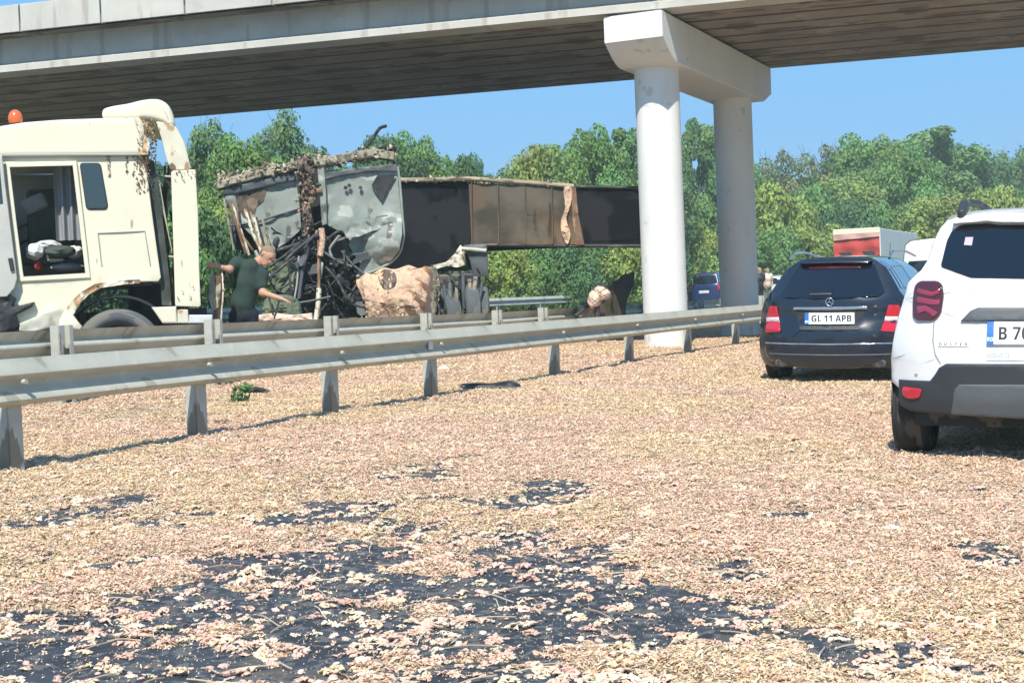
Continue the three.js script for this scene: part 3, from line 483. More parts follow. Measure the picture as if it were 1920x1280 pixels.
// body: half outline of the back [halfwidth, y] from sill to roof, z of the back face zR(x, y), belt height and roof heights along the car
function bodyShell(half, zR, st, belt) {
  const top = half[half.length - 1][1], full = o => [...o.map(p => [-p[0], p[1], p[2]]), ...o.slice().reverse().filter(p => p[0] > 1e-4)];
  const rings = [full(half.map(p => [p[0], p[1], zR(p[0], p[1])]))];
  for (const s of st) rings.push(full(half.map(p => { const y = p[1] <= belt ? (s.k ? half[0][1] + (p[1] - half[0][1]) * s.k : p[1]) : belt * (s.k || 1) + (p[1] - belt) * Math.max(.02, s.top - belt) / (top - belt), up = sstep(belt, top, p[1]), low = s.top < belt + .2 ? 1 : 0; return [p[0] * s.w + (low ? (half[3][0] * s.w * (1 - .5 * up) * (p[0] > 0 ? 1 : 0) - p[0] * s.w) * up : 0), y, s.z + (s.tilt || 0) * up]; })));
  const n = rings[0].length, pos = [], idx = []; for (const r of rings) for (const p of r) pos.push(...p);
  for (let k = 0; k < rings.length - 1; k++) for (let i = 0; i < n; i++) { const j = (i + 1) % n, a = k * n + i, b = k * n + j, c = a + n, d = b + n; idx.push(a, c, b, b, c, d); }
  const L = rings.length - 1; for (let i = 1; i < n - 1; i++) idx.push(L * n, L * n + i, L * n + i + 1);
  const g = new THREE.BufferGeometry(); g.setAttribute('position', new THREE.Float32BufferAttribute(pos, 3)); g.setIndex(idx); g.computeVertexNormals();
  const geo = boxUV(toCreasedNormals(g.toNonIndexed(), .75)); geo.userData.rings = rings; geo.userData.n = half.length; return geo;
}
// a pane lying on the shell's side between outline points i0..i1 and rings k0..k1
function sidePane(geo, side, i0, i1, k0, k1, off, trim = .1) {
  const R = geo.userData.rings, n = R[0].length, at = (k, i) => { const kk = Math.floor(k), ii = Math.floor(i), f = k - kk, h = i - ii, q = (a, b) => V(...R[Math.min(a, R.length - 1)][b]); return q(kk, ii).lerp(q(kk, ii + 1), h).lerp(q(kk + 1, ii).lerp(q(kk + 1, ii + 1), h), f); };
  const pos = [], idx = [], N = 8; for (let a = 0; a <= N; a++) for (let b = 0; b <= N; b++) { const p = at(k0 + (k1 - k0) * a / N, i0 + (i1 - i0) * b / N); p.x += -off; if (side > 0) p.x *= -1; pos.push(p.x, p.y, p.z); }
  for (let a = 0; a < N; a++) for (let b = 0; b < N; b++) { const i = a * (N + 1) + b; side > 0 ? idx.push(i, i + 1, i + N + 1, i + 1, i + N + 2, i + N + 1) : idx.push(i, i + N + 1, i + 1, i + 1, i + N + 1, i + N + 2); }
  const g = new THREE.BufferGeometry(); g.setAttribute('position', new THREE.Float32BufferAttribute(pos, 3)); g.setIndex(idx); g.computeVertexNormals(); return g;
}
function textPlate(draw, w, h) { const c = document.createElement('canvas'); c.width = w; c.height = h; const x = c.getContext('2d'); draw(x, w, h); const t = new THREE.CanvasTexture(c); t.colorSpace = THREE.SRGBColorSpace; t.anisotropy = 4; return new THREE.MeshStandardMaterial({ map: t, roughness: .4 }); }
function unitUV(g) { g.computeBoundingBox(); const b = g.boundingBox, p = g.attributes.position, uv = new Float32Array(p.count * 2); for (let i = 0; i < p.count; i++) { uv[2 * i] = (p.getX(i) - b.min.x) / (b.max.x - b.min.x); uv[2 * i + 1] = (p.getY(i) - b.min.y) / (b.max.y - b.min.y); } g.setAttribute('uv', new THREE.BufferAttribute(uv, 2)); return g; }
const plateDraw = (text, x0) => (x, w, h) => { x.fillStyle = '#e9ecea'; x.fillRect(0, 0, w, h); x.fillStyle = '#2f73c4'; x.fillRect(0, 0, w * .085, h); x.fillStyle = '#e8d36a'; for (let k = 0; k < 12; k++) { const a = k * Math.PI / 6; x.fillRect(w * .0425 + Math.cos(a) * h * .14 - 2, h * .32 + Math.sin(a) * h * .14 - 2, 4, 4); } x.fillStyle = '#ffffff'; x.font = 'bold ' + Math.round(h * .24) + 'px sans-serif'; x.textAlign = 'center'; x.fillText('RO', w * .0425, h * .86); x.fillStyle = '#20262a'; x.font = 'bold ' + Math.round(h * .80) + 'px sans-serif'; x.textAlign = 'left'; x.textBaseline = 'middle'; x.fillText(text, w * x0, h * .53); x.textBaseline = 'alphabetic'; };

// white SUV at the right
{
  const t = thing('parked_car', 'white sport utility car cut by the right edge, dark plastic bumper below', 'car');
  const pos = P(1928, 858, 8.5); pos.y = gy(pos.x, pos.z); t.position.copy(pos); onRoad(t, -RA); const F = qframe(pos, t.quaternion.clone());
  const edge = [[1684, 790, -.3], [1676, 765, -.3], [1674, 714, -.3], [1672.5, 672, -.3], [1676, 640, -.3], [1681, 613, -.3], [1688, 585, -.3], [1696, 560, -.3], [1703, 530, -.3], [1715, 518, -.3], [1729, 506, -.3], [1737, 486, -.2], [1745, 465, -.25], [1753, 444, -.3], [1763, 426, -.34], [1776, 413, -.36], [1806, 405, -.38], [1860, 400, -.38], [1928, 397, -.38]];
  const half = F.pts(edge).map(p => [Math.max(0, -p[0]), p[1]]); half[half.length - 1][0] = 0;
  const zR = (x, y) => { const a = Math.abs(x) / .9; return -.26 * a ** 4 - .10 * sstep(.68, 1.15, y) - Math.max(0, y - 1.12) * .55 - .05 * a * a - (y < .42 ? (.42 - y) * .25 : 0); };
  const st = [{ z: -.5, w: .995, top: 1.63 }, { z: -1.3, w: 1.0, top: 1.655 }, { z: -2.4, w: 1.0, top: 1.63 }, { z: -2.9, w: .99, top: 1.52 }, { z: -3.35, w: .985, top: 1.14 }, { z: -4.0, w: .95, top: 1.06, k: .98 }, { z: -4.3, w: .82, top: 1.0, k: .9 }];
  const shell = bodyShell(half, zR, st, 1.06); const body = part(t, 'body', shell, M.whitePaint);
  const patch = (pts, off, th, o = {}) => plate(pts, off, th, { tess: .06, disp: zR, crease: 1.25, bevel: o.bevel === undefined ? .006 : o.bevel, ...o });
  const lowCut = half.filter(p => p[1] > .42);
  // painted back face between the dark bumper and the roof
  part(t, 'tailgate', patch(mirrored([[0, .40], [-.70, .40], ...lowCut.map(p => [-p[0] * .995, p[1]]).filter(p => p[0] < 0), [0, half[half.length - 1][1] - .004]].map(p => p)), .004, .03, { bevel: 0 }), M.whitePaint);
  const S = (l, d) => F.pts(l, d), sym = (l, d) => mirrored(S(l, d).map((p, i) => l[i][0] === 1928 ? [0, p[1]] : p));
  part(t, 'rear_window', patch(roundPoly(sym([[1928, 421, -.3], [1872, 421, -.3], [1853, 418, -.3], [1800, 421, -.3], [1784, 432, -.3], [1774, 450, -.25], [1761, 500, -.15], [1820, 521, -.1], [1928, 523, -.1]]), .02), .012, .02), M.carGlass);
  part(t, 'window_sticker', patch(S([[1810, 444, -.25], [1825, 444, -.25], [1823, 460, -.25], [1808, 459, -.25]]), .017, .004, { bevel: 0 }), plain([.5, .42, .5], .5));
  part(t, 'spoiler', patch(sym([[1928, 398, -.3], [1810, 406, -.3], [1786, 420, -.3], [1801, 419, -.3], [1853, 415, -.3], [1874, 417.5, -.3], [1928, 418, -.3]]), .07, .09, { bevel: .012 }), M.whitePaint);
  const lampO = [[1706, 534], [1716, 526], [1752, 526], [1763, 534], [1766, 556], [1762, 588], [1748, 602], [1712, 603], [1703, 594], [1702, 560]];
  for (const m of [1, -1]) {
    const L = p => p.map(q => [q[0] * m, q[1]]), lp = roundPoly(L(S(lampO)), .03);
    const lamp = part(t, 'tail_lamp', patch(lp, .03, .06, { bevel: .014 }), M.lampDark);
    for (const arm of [[[1712, 540], [1745, 548], [1758, 540], [1758, 550], [1744, 557], [1712, 550]], [[1712, 556], [1746, 562], [1758, 562], [1758, 572], [1744, 572], [1712, 568]], [[1712, 575], [1730, 573], [1756, 586], [1748, 595], [1730, 584], [1714, 590]]]) part(lamp, 'light_bar', patch(roundPoly(L(S(arm)), .01), .037, .008, { bevel: .002 }), M.lampPink);
    part(t, 'bumper_reflector', patch(roundPoly(L(S([[1685, 727], [1727, 730], [1722, 748], [1698, 751], [1686, 744]])), .02), .042, .012), M.lampRed);
    part(t, 'bumper_sensor', patch(roundPoly(L(S([[1710, 702], [1717, 702], [1716, 708], [1710, 708]])), .01, 4), .006, .006, { bevel: 0 }), M.doorGrey);
  }
  part(t, 'tailgate_trim', patch(sym([[1928, 577], [1832, 577], [1818, 583], [1800, 602], [1928, 602]]), .03, .05, { bevel: .01 }), M.plasticGrey);
  part(t, 'bumper', patch(sym([[1928, 682], [1774, 682], [1760, 690], [1752, 703], [1742, 715], [1677, 715], [1678, 764], [1700, 774], [1775, 778], [1928, 780]]), .03, .10, { bevel: .012 }), M.plastic);
  part(t, 'bumper_recess', patch(sym([[1928, 720], [1800, 720], [1790, 730], [1782, 778], [1928, 786]]), .038, .02, { bevel: .008 }), M.plasticGrey);
  // shut lines of the tailgate
  const seam = (l, w) => { const q = S(l); const a = [], b = []; q.forEach((p, i) => { const r = q[Math.min(i + 1, q.length - 1)], s = q[Math.max(0, i - 1)], dx = r[0] - s[0], dy = r[1] - s[1], k = w / Math.hypot(dx, dy); a.push([p[0] - dy * k, p[1] + dx * k]); b.unshift([p[0] + dy * k, p[1] - dx * k]); }); return patch([...a, ...b], .0062, .004, { bevel: 0 }); };
  part(t, 'tailgate_seam', seam([[1748, 604], [1747, 640], [1752, 665], [1762, 682]], .004), M.doorGrey);
  const np = unitUV(patch(sym([[1928, 603], [1851, 603], [1851, 645], [1928, 645]]), .024, .02, { bevel: 0 })); part(t, 'number_plate', np, textPlate(plateDraw('B 70', .13), 1024, 256));
  const lt = (str, x0, y0, x1, y1, col, ls, font) => { const g = unitUV(patch(S([[x0, y0], [x1, y0], [x1, y1], [x0, y1]]), .0085, .003, { bevel: 0 })); return [g, textPlate((x, w, h) => { x.fillStyle = '#f1f3f1'; x.fillRect(0, 0, w, h); x.fillStyle = col; x.font = font; const n = str.length; if (ls) { for (let i = 0; i < n; i++) { x.textAlign = 'center'; x.fillText(str[i], w * (i + .5) / n, h * .86); } } else x.fillText(str, 4, h * .76, 500); }, 512, 96)]; };
  part(t, 'model_lettering', ...lt('DUSTER', 1757, 640.5, 1817, 649.5, '#4a4f52', true, 'bold 84px sans-serif'));
  part(t, 'web_lettering', ...lt('www.b', 1850, 657, 1928, 675, '#9aa5a8', false, '92px sans-serif'));
  for (const x of [-.43, .43]) { const rail = part(t, 'roof_rail', tube([V(x, 1.585, -.42), V(x, 1.655, -.5), V(x, 1.685, -.7), V(x, 1.71, -1.5), V(x, 1.68, -2.3)], .026), M.chassis); part(t, 'rail_foot', new RoundedBoxGeometry(.055, .11, .2, 3, .025).rotateX(.4).translate(x, 1.61, -.46), M.plastic); }
  for (const [x, z] of [[-.755, -.60], [.755, -.60], [-.755, -3.25], [.755, -3.25]]) addWheel(t, x, .335, z, .345, .235);
  part(t, 'underbody', box(1.42, .2, 3.7, 0, .33, -2.1), M.chassis);
  part(t, 'rear_axle', [bar(V(-.7, .3, -.78), V(.7, .3, -.78), .05), box(.5, .18, .45, .25, .33, -.3, .05)], M.chassis);
  for (const s of [-1, 1]) for (const [k0, k1] of [[1.05, 1.98], [2.03, 3.6]]) part(t, 'side_window', sidePane(shell, s, 9.6, 14.2, k0, k1, .006), M.carGlass);
}
// dark estate car
{
  const t = thing('parked_car', 'dark navy estate car with red tail lamps parked on the chips before the white car', 'car');
  const pos = P(1555, 712, 15.6); pos.y = gy(pos.x, pos.z); t.position.copy(pos); onRoad(t, -RA); const F = qframe(pos, t.quaternion.clone());
  const edge = [[1450, 686, -.3], [1435, 680, -.3], [1428, 668, -.35], [1425.5, 650, -.35], [1423.5, 625, -.35], [1425, 600, -.35], [1428, 580, -.35], [1435, 565, -.35], [1447, 549, -.35], [1462, 526, -.4], [1477, 505, -.45], [1492, 491, -.36], [1507, 485, -.4], [1530, 482.5, -.42], [1555, 481.5, -.42]];
  const half = F.pts(edge).map(p => [Math.max(0, -p[0]), p[1]]); half[half.length - 1][0] = 0;
  const zR = (x, y) => { const a = Math.abs(x) / .88; return -.30 * a ** 4 - (y > .62 ? .07 * sstep(.62, .72, y) : 0) - Math.max(0, y - .98) * .85 + (y > 1.36 ? .0 : 0) - .04 * a * a - (y < .3 ? (.3 - y) * .4 : 0); };
  const shell = bodyShell(half, zR, [{ z: -.75, w: .985, top: 1.455 }, { z: -1.5, w: 1.0, top: 1.475 }, { z: -2.4, w: 1.0, top: 1.46 }, { z: -2.8, w: 1.0, top: 1.38 }, { z: -3.4, w: .99, top: 1.02 }, { z: -4.2, w: .95, top: .97, k: .98 }, { z: -4.55, w: .8, top: .95, k: .85 }], .96);
  part(t, 'body', shell, M.navyPaint);
  const patch = (pts, off, th, o = {}) => plate(pts, off, th, { tess: .06, disp: zR, crease: 1.25, bevel: o.bevel === undefined ? .006 : o.bevel, ...o });
  const S = (l, d) => F.pts(l, d), sym = (l, d) => mirrored(S(l, d).map((p, i) => l[i][0] === 1555 ? [0, p[1]] : p));
  part(t, 'tailgate', patch(mirrored([[0, half[0][1] + .01], ...half.map(p => [-p[0] * .996, p[1]]).filter(p => p[0] < 0), [0, half[half.length - 1][1] - .004]]), .004, .03, { bevel: 0 }), M.navyPaint);
  part(t, 'rear_window', patch(roundPoly(sym([[1555, 494, -.36], [1500, 495, -.36], [1493, 499, -.34], [1460, 551, -.1], [1468, 558, -.06], [1555, 560, -.06]]), .02), .010, .016), M.carGlass);
  part(t, 'spoiler', patch(sym([[1555, 483.5, -.4], [1515, 485, -.4], [1499, 492, -.38], [1506, 495, -.38], [1555, 493, -.38]]), .09, .10, { bevel: .012 }), M.navyPaint);
  part(t, 'high_brake_lamp', patch(roundPoly(sym([[1555, 493.5, -.34], [1512, 494.5, -.34], [1518, 504, -.34], [1555, 503.5, -.34]]), .01), .018, .012), M.lampDark);
  part(t, 'rear_wiper', patch(S([[1519, 549.5, -.1], [1560, 548, -.1], [1560, 552, -.1], [1519, 553, -.1]]), .025, .012, { bevel: .003 }), M.plastic);
  for (const m of [1, -1]) {
    const L = p => p.map(q => [q[0] * m, q[1]]);
    const lamp = part(t, 'tail_lamp', patch(roundPoly(L(S([[1433, 575], [1450, 574], [1455, 594], [1462, 622], [1428, 625], [1425.5, 600]])), .015), .02, .05, { bevel: .008 }), M.lampRed);
    part(lamp, 'clear_band', patch(L(S([[1426.5, 596], [1455, 595], [1457, 603], [1426, 604]])), .024, .01, { bevel: .002 }), M.lampClear);
  }
  part(t, 'number_plate_recess', patch(sym([[1555, 581], [1490, 581], [1500, 618], [1555, 619]]), .008, .01, { bevel: 0 }), M.plastic);
  part(t, 'chrome_strip', patch(sym([[1555, 575.5], [1486, 575.5], [1485, 581], [1555, 581]]), .03, .03, { bevel: .006 }), M.chrome);
  const np = unitUV(patch(sym([[1555, 586.5], [1508, 586.5], [1508, 607.5], [1555, 607.5]]), .04, .03, { bevel: 0 })); part(t, 'number_plate', np, textPlate(plateDraw('GL 11 APB', .13), 1024, 220));
  part(t, 'star_emblem', new THREE.TorusGeometry(.042, .006, 8, 28).translate(0, F.loc(1555, 566)[1], zR(0, .95) + .02), M.chrome);
  { const y = F.loc(1555, 566)[1], z = zR(0, .95) + .022; for (let k = 0; k < 3; k++) { const a = Math.PI / 2 + k * 2.0944; part(t, 'emblem_arm', bar(V(0, y, z), V(Math.cos(a) * .04, y + Math.sin(a) * .04, z), .006, .003), M.chrome); } }
  part(t, 'bumper', patch(sym([[1555, 645], [1427, 643], [1426, 652], [1431, 668], [1440, 677], [1484, 681], [1500, 690], [1555, 692]]), .05, .10, { bevel: .02 }), M.navyPaint);
  part(t, 'bumper_strip', patch(sym([[1555, 643.5], [1430, 641.5], [1430, 644.5], [1555, 646.5]]), .062, .02, { bevel: .004 }), M.chrome);
  part(t, 'bumper_crease', patch(sym([[1555, 664], [1440, 662], [1440, 665], [1555, 667]]), .058, .02, { bevel: .004 }), M.plasticGrey);
  for (const m of [-1, 1]) { const q = F.loc(1466, 680); part(t, 'exhaust_pipe', new THREE.TorusGeometry(.045, .012, 8, 24).scale(1.5, .9, 1).translate(m * Math.abs(q[0]), q[1], -.04), M.plasticGrey); part(t, 'exhaust_tube', new THREE.CylinderGeometry(.06, .06, .3, 20).rotateX(Math.PI / 2).scale(1, .65, 1).translate(m * Math.abs(q[0]), q[1], -.17), M.chassis); }
  for (const [x, z] of [[-.745, -.75], [.745, -.75], [-.745, -3.5], [.745, -3.5]]) addWheel(t, x, .31, z, .32, .225);
  part(t, 'underbody', box(1.4, .16, 4.0, 0, .27, -2.2), M.chassis);
  for (const s of [-1, 1]) { for (const [k0, k1] of [[.55, 1.0], [1.05, 1.95], [2.0, 3.55]]) part(t, 'side_window', sidePane(shell, s, 8.25, 11.2, k0, k1, .006), M.carGlass); part(t, 'roof_rail', tube([V(s * .57, 1.42, -.62), V(s * .58, 1.50, -.8), V(s * .59, 1.525, -1.5), V(s * .58, 1.47, -2.5)], .014), M.chrome); }
  part(t, 'aerial', bar(V(.55, 1.43, -.75), V(.55, 1.60, -.82), .006, .003), M.chassis);
}
// smaller cars farther off
function farCar(name, label, px, Z, yaw, paint, w, h) {
  const p = P(px, 560, Z), t = thing(name, label, 'car', [p.x, gy(p.x, p.z), p.z], yaw), k = w / 1.8, q = h / 1.5;
  const half = [[.78, .28], [.88, .34], [.9, .55], [.89, .8], [.86, .95], [.76, 1.05], [.66, 1.35], [.58, 1.46], [.4, 1.5], [0, 1.51]].map(p => [p[0] * k, p[1] * q]);
  const zR = (x, y) => -.2 * (Math.abs(x) / .9) ** 4 - Math.max(0, y - 1.0) * .4, shell = bodyShell(half, zR, [{ z: -.5, w: 1, top: 1.52 * q }, { z: -1.5, w: 1, top: 1.55 * q }, { z: -2.6, w: 1, top: 1.5 * q }, { z: -3.2, w: 1, top: 1.05 * q }, { z: -4.2, w: .85, top: 1.0 * q, k: .9 }], .98 * q);
  part(t, 'body', shell, paint);
  const patch = (pts, off, th) => plate(pts.map(p => [p[0] * k, p[1] * q]), off, th, { tess: .15, disp: zR, bevel: .005 });
  part(t, 'tailgate', patch(mirrored([[0, .3], [-.84, .32], [-.88, .55], [-.87, .8], [-.84, .95], [-.74, 1.05], [-.64, 1.35], [-.56, 1.45], [0, 1.5]]), .004, .03), paint);
  part(t, 'rear_window', patch(mirrored([[0, 1.02], [-.68, 1.04], [-.58, 1.36], [0, 1.40]]), .016, .02), M.carGlass);
  for (const m of [-1, 1]) { part(t, 'tail_lamp', patch([[-.86 * m, .98], [-.7 * m, .98], [-.68 * m, .75], [-.86 * m, .75]], .02, .03), M.lampRed); part(t, 'side_window', sidePane(shell, m, 5.1, 6.9, 1.05, 3.5, .006), M.carGlass); }
  part(t, 'number_plate', patch([[-.26, .62], [.26, .62], [.26, .74], [-.26, .74]], .02, .02), M.lampClear);
  for (const [x, z] of [[-.77 * k, -.8], [.77 * k, -.8], [-.77 * k, -3.4], [.77 * k, -3.4]]) addWheel(t, x, .31, z, .32, .22);
  part(t, 'underbody', box(1.4 * k, .16, 3.6, 0, .27, -2), M.chassis); return t;
}
farCar('distant_car', 'blue car far off in the gap between the two bridge columns', 1321, 64, -.42, M.bluePaint, 1.65, 1.6);
farCar('distant_car', 'pale car just showing left of the dark estate car, right of the far column', 1441, 74, -.42, M.whitePaint, 1.75, 1.45);
// lorry and van of the queue ahead
{
  const f = P(1612, 600, 76), t = thing('lorry', 'lorry with red tarpaulin back and pale side above the dark car roof', 'truck', [f.x, gy(f.x, f.z), f.z], -26 * Math.PI / 180), L = 11.8;
  part(t, 'box_body', [box(2.5, 2.75, L, 0, 2.55, -L / 2, .05)], mk([.60, .63, .60], .6, { amp: .06 })); part(t, 'roof_edge', box(2.56, .30, .12, 0, 3.82, .02, .03), M.cream);
  part(t, 'tarpaulin', plate([[-1.24, 2.45], [1.24, 2.45], [1.24, 3.66], [-1.24, 3.66]], .10, .08, { tess: .25, disp: (x, y) => .05 * Math.sin(x * 5 + y * 3) + .04 * Math.sin(y * 9) }), M.redCloth);
  part(t, 'tarpaulin_fold', plate([[-1.24, 3.36], [1.24, 3.46], [1.24, 3.68], [-1.24, 3.68]], .17, .05, { tess: .25, disp: (x, y) => .05 * Math.sin(x * 5 + y * 3) }), mk([.62, .36, .30], .8, { amp: .1 }));
  part(t, 'rear_door', box(2.44, 1.5, .06, 0, 1.95, .04), M.plastic); part(t, 'side_trim', box(.06, 2.7, .12, 1.26, 2.55, -.02), M.whitePaint);
  part(t, 'chassis', box(1.0, .3, L + 1.5, 0, .98, -L / 2 - .7), M.chassis); part(t, 'bumper', box(2.4, .18, .12, 0, .62, .02), M.chassis);
  part(t, 'cab', box(2.45, 2.6, 2.1, 0, 1.95, -L - 1.5, .15), M.whitePaint);
  for (const z of [-1.6, -2.9, -4.2, -L - 1.6]) for (const s of [-1, 1]) addWheel(t, s * 1.05, .5, z, .5, .32);
}
{
  const f = P(1752, 600, 46), t = thing('van', 'white panel van standing between the lorry and the white car', 'van', [f.x, gy(f.x, f.z), f.z], -26 * Math.PI / 180);
  const half = [[.86, .4], [.98, .5], [1.0, .9], [.99, 1.3], [.95, 1.9], [.88, 2.35], [.7, 2.47], [0, 2.52]], zR = (x, y) => -.1 * Math.abs(x) ** 4 - Math.max(0, y - 1.2) * .07;
  const sh = bodyShell(half, zR, [{ z: -1, w: 1, top: 2.54 }, { z: -3.4, w: 1, top: 2.52 }, { z: -4.0, w: 1, top: 2.2 }, { z: -4.7, w: .98, top: 1.35 }, { z: -5.3, w: .85, top: 1.25, k: .9 }], 1.2); part(t, 'body', sh, M.whitePaint);
  const patch = (p, o, h) => plate(p, o, h, { tess: .2, disp: zR, bevel: .005 });
  part(t, 'back_panel', patch(mirrored([[0, .42], [-.95, .5], [-.98, .9], [-.97, 1.3], [-.93, 1.9], [-.86, 2.33], [-.68, 2.45], [0, 2.5]]), .004, .03), M.whitePaint);
  for (const s of [-1, 1]) { part(t, 'rear_window', patch(roundPoly([[.08 * s, 1.25], [.82 * s, 1.25], [.78 * s, 1.78], [.08 * s, 1.78]], .05), .014, .02), M.carGlass); part(t, 'tail_lamp', patch([[.86 * s, .8], [.97 * s, .8], [.97 * s, 1.3], [.86 * s, 1.3]], .02, .03), M.lampRed); part(t, 'side_window', sidePane(sh, s, 3.2, 4.4, 2.3, 3.5, .006), M.carGlass); }
  part(t, 'door_seam', patch([[-.006, .5], [.006, .5], [.006, 2.4], [-.006, 2.4]], .008, .01), M.doorGrey);
  for (const [x, z] of [[-.85, -1.1], [.85, -1.1], [-.85, -4.4], [.85, -4.4]]) addWheel(t, x, .34, z, .34, .22);
}

// ---------------------------------------------------------------- damaged tractor cab at the left
const crumple = (s, amp, f = 3) => (x, y) => amp * ((fbm(x * f + 31, y * f + 17, s, 4) - .5) * 2 + .5 * (Math.abs(fbm(x * f * 1.7 + 5, y * f * 1.7 + 9, s + 3, 3) - .5) * 4 - .4));
function spatter(parent, name, n, where, size, cols, seed) { srand(seed); const l = []; for (let k = 0; k < n; k++) { const q = where(); l.push({ p: V(...q), s: size * rr(.5, 1.6), rx: rr(0, 6), ry: rr(0, 6), rz: rr(0, 6), c: pick(cols) }); } return scatter(parent, name, chipShapes[1], l); }
const PULPC = [[.55, .34, .22], [.60, .42, .27], [.42, .24, .15], [.66, .5, .33], [.30, .17, .10]];
{
  const F = frame(185, 16.7, .235), t = thing('tractor_cab', 'cream lorry cab with its door open and back torn off, behind the guardrails', 'truck cab', F.pos, F.yaw), pp = (l, d = 0) => F.pts(l, d), v3 = F.v3;
  const wall = pp([[-80, 292], [266, 292], [274, 320], [287, 420], [301, 520], [296, 527], [232, 529], [188, 532], [163, 544], [146, 562], [128, 584], [112, 596], [95, 602], [30, 606], [-80, 600]]);
  const door = pp([[13, 309], [139, 306], [152, 420], [164, 517], [38, 524], [26, 420]]);
  part(t, 'side_panel', plate(wall, 0, .05, { holes: [door], bevel: .008, tess: .16, disp: crumple(3, .012, 1.6) }), M.cream);
  part(t, 'door_frame', plate(pp([[9, 305], [143, 302], [157, 420], [169, 521], [34, 528], [22, 420]]), .03, .05, { holes: [pp([[16, 312], [137, 309], [150, 420], [161, 513], [42, 520], [29, 420]])], bevel: .008 }), M.cream);
  const far = plate(pp([[-80, 292], [266, 292], [274, 320], [301, 520], [-80, 540]]), -2.25, .05, {}); part(t, 'far_side_panel', far, M.doorGrey);
  const q0 = F.uv(-80, 292), q1 = F.uv(300, 560), fy = F.uv(100, 530)[1], topY = q0[1];
  part(t, 'floor', box(q1[0] - q0[0] - .1, .08, 2.1, (q0[0] + q1[0]) / 2 - .05, fy - .03, -1.15), M.chassis);
  part(t, 'rear_wall', plate([[-1.12, topY - .1], [1.1, topY - .1], [1.14, fy], [-1.12, fy]], 0, .05, { tess: .2, disp: crumple(9, .05, 2) }).rotateY(Math.PI / 2).translate(F.uv(268, 400)[0], 0, -1.15), M.black);
  part(t, 'front_wall', box(.08, 1.1, 2.2, q0[0] + .05, fy + .5, -1.14, .02), M.cream);
  part(t, 'windscreen_post', [bar(V(q0[0] + .05, fy + 1, -.04), V(q0[0] + .12, topY, -.04), .05), bar(V(q0[0] + .05, fy + 1, -2.2), V(q0[0] + .12, topY, -2.2), .05)], M.cream);
  part(t, 'rear_side_window', plate(roundPoly(pp([[150, 307], [186, 307], [200, 384], [198, 390], [163, 392]]), .05), .012, .03, { bevel: .006 }), M.paneDark);
  part(t, 'window_seal', plate(roundPoly(pp([[148, 305], [188, 305], [202, 385], [199, 393], [161, 394]]), .05), .004, .02, { bevel: .004 }), M.plastic);
  // locker lid pressed into the side
  for (const [a, b] of [[[183, 437], [271, 433]], [[183, 437], [190, 500]], [[271, 433], [281, 497]]]) part(t, 'locker_seam', bar(v3(...a, .004), v3(...b, .004), .006), M.doorGrey);
  // roof
  const roofO = pp([[-80, 262], [-50, 246], [0, 236], [45, 229], [110, 224], [200, 221], [262, 221], [268, 240], [272, 262], [274, 290], [-80, 293]]);
  part(t, 'roof', plate(roofO, .03, 2.3, { bevel: .05, seg: 4 }), M.cream);
  part(t, 'roof_gutter', plate(pp([[-80, 289], [276, 287], [277, 292], [-80, 295]]), .05, .06, { bevel: .01 }), M.doorGrey);
  const torn = plate(pp([[250, 222], [262, 219], [270, 224], [276, 238], [272, 250], [280, 268], [277, 290], [262, 291], [256, 270], [262, 250], [254, 236]]), .055, .05, { tess: .05, disp: crumple(14, .05, 7) });
  part(t, 'torn_roof_edge', torn, M.creamDirty, 'torn brown-stained edge of the roof');
  spatter(t, 'spattered_pulp', 520, () => { const a = F.uv(rr(256, 292), rr(222, 300)); return [a[0], a[1], rr(-.25, .07)]; }, .015, [[.4, .3, .18], [.3, .22, .12], [.2, .16, .08], [.12, .14, .07], [.5, .4, .25]], 61);
  spatter(t, 'spattered_pulp', 150, () => { const y = 292 + 70 * rnd() ** 2.2, a = F.uv(rr(255, 280), y); return [a[0], a[1], .01]; }, .014, [[.2, .11, .06], [.3, .19, .11]], 63);
  spatter(t, 'spattered_pulp', 90, () => { const y = 292 + 38 * rnd() ** 2, a = F.uv(pick([202, 204, 237, 250, 262]) + rr(-2, 2), y); return [a[0], a[1], .006]; }, .012, [[.16, .1, .06], [.3, .2, .1]], 64);
  // air deflector
  part(t, 'air_deflector', plate(smoothPts(pp([[192, 218], [191, 202], [204, 196], [238, 190], [268, 183], [296, 182], [312, 190], [322, 205], [327, 232], [318, 238], [303, 228], [270, 221]]), 4), -.12, 1.9, { bevel: .07, seg: 4 }), M.cream);
  part(t, 'deflector_strut', [bar(v3(210, 224, -.4), v3(214, 200, -.4), .02), bar(v3(255, 224, -1.5), v3(258, 195, -1.5), .02)], M.chassis);
  // side fairing hanging behind the cab
  const up = pp([[291, 226], [318, 230], [331, 238], [346, 268], [358, 316], [320, 319], [312, 300], [302, 258]]), lo = pp([[320, 320], [366, 317], [371, 400], [373, 500], [376, 575], [328, 574], [324, 450]]);
  const fair = part(t, 'side_fairing', plate(roundPoly(lo, .03), -.02, .07, { bevel: .012, tess: .2, disp: crumple(21, .012, 1.4) }), M.cream);
  part(t, 'upper_fairing', plate(roundPoly(up, .03), -.04, .06, { bevel: .012, tess: .15, disp: crumple(22, .02, 2) }), M.creamDirty, 'dented grey-cream upper fairing above the white strip');
  part(t, 'fairing_inside', plate(pp([[322, 322], [333, 322], [338, 572], [331, 572]]), -.09, .7, {}), M.cream);
  part(t, 'fairing_bracket', [bar(v3(300, 330, -.3), v3(330, 332, -.1), .015), bar(v3(300, 480, -.3), v3(332, 482, -.1), .015), bar(v3(285, 300, -.2), v3(322, 470, -.15), .006), bar(v3(290, 296, -.2), v3(312, 420, -.12), .006)], M.galv);
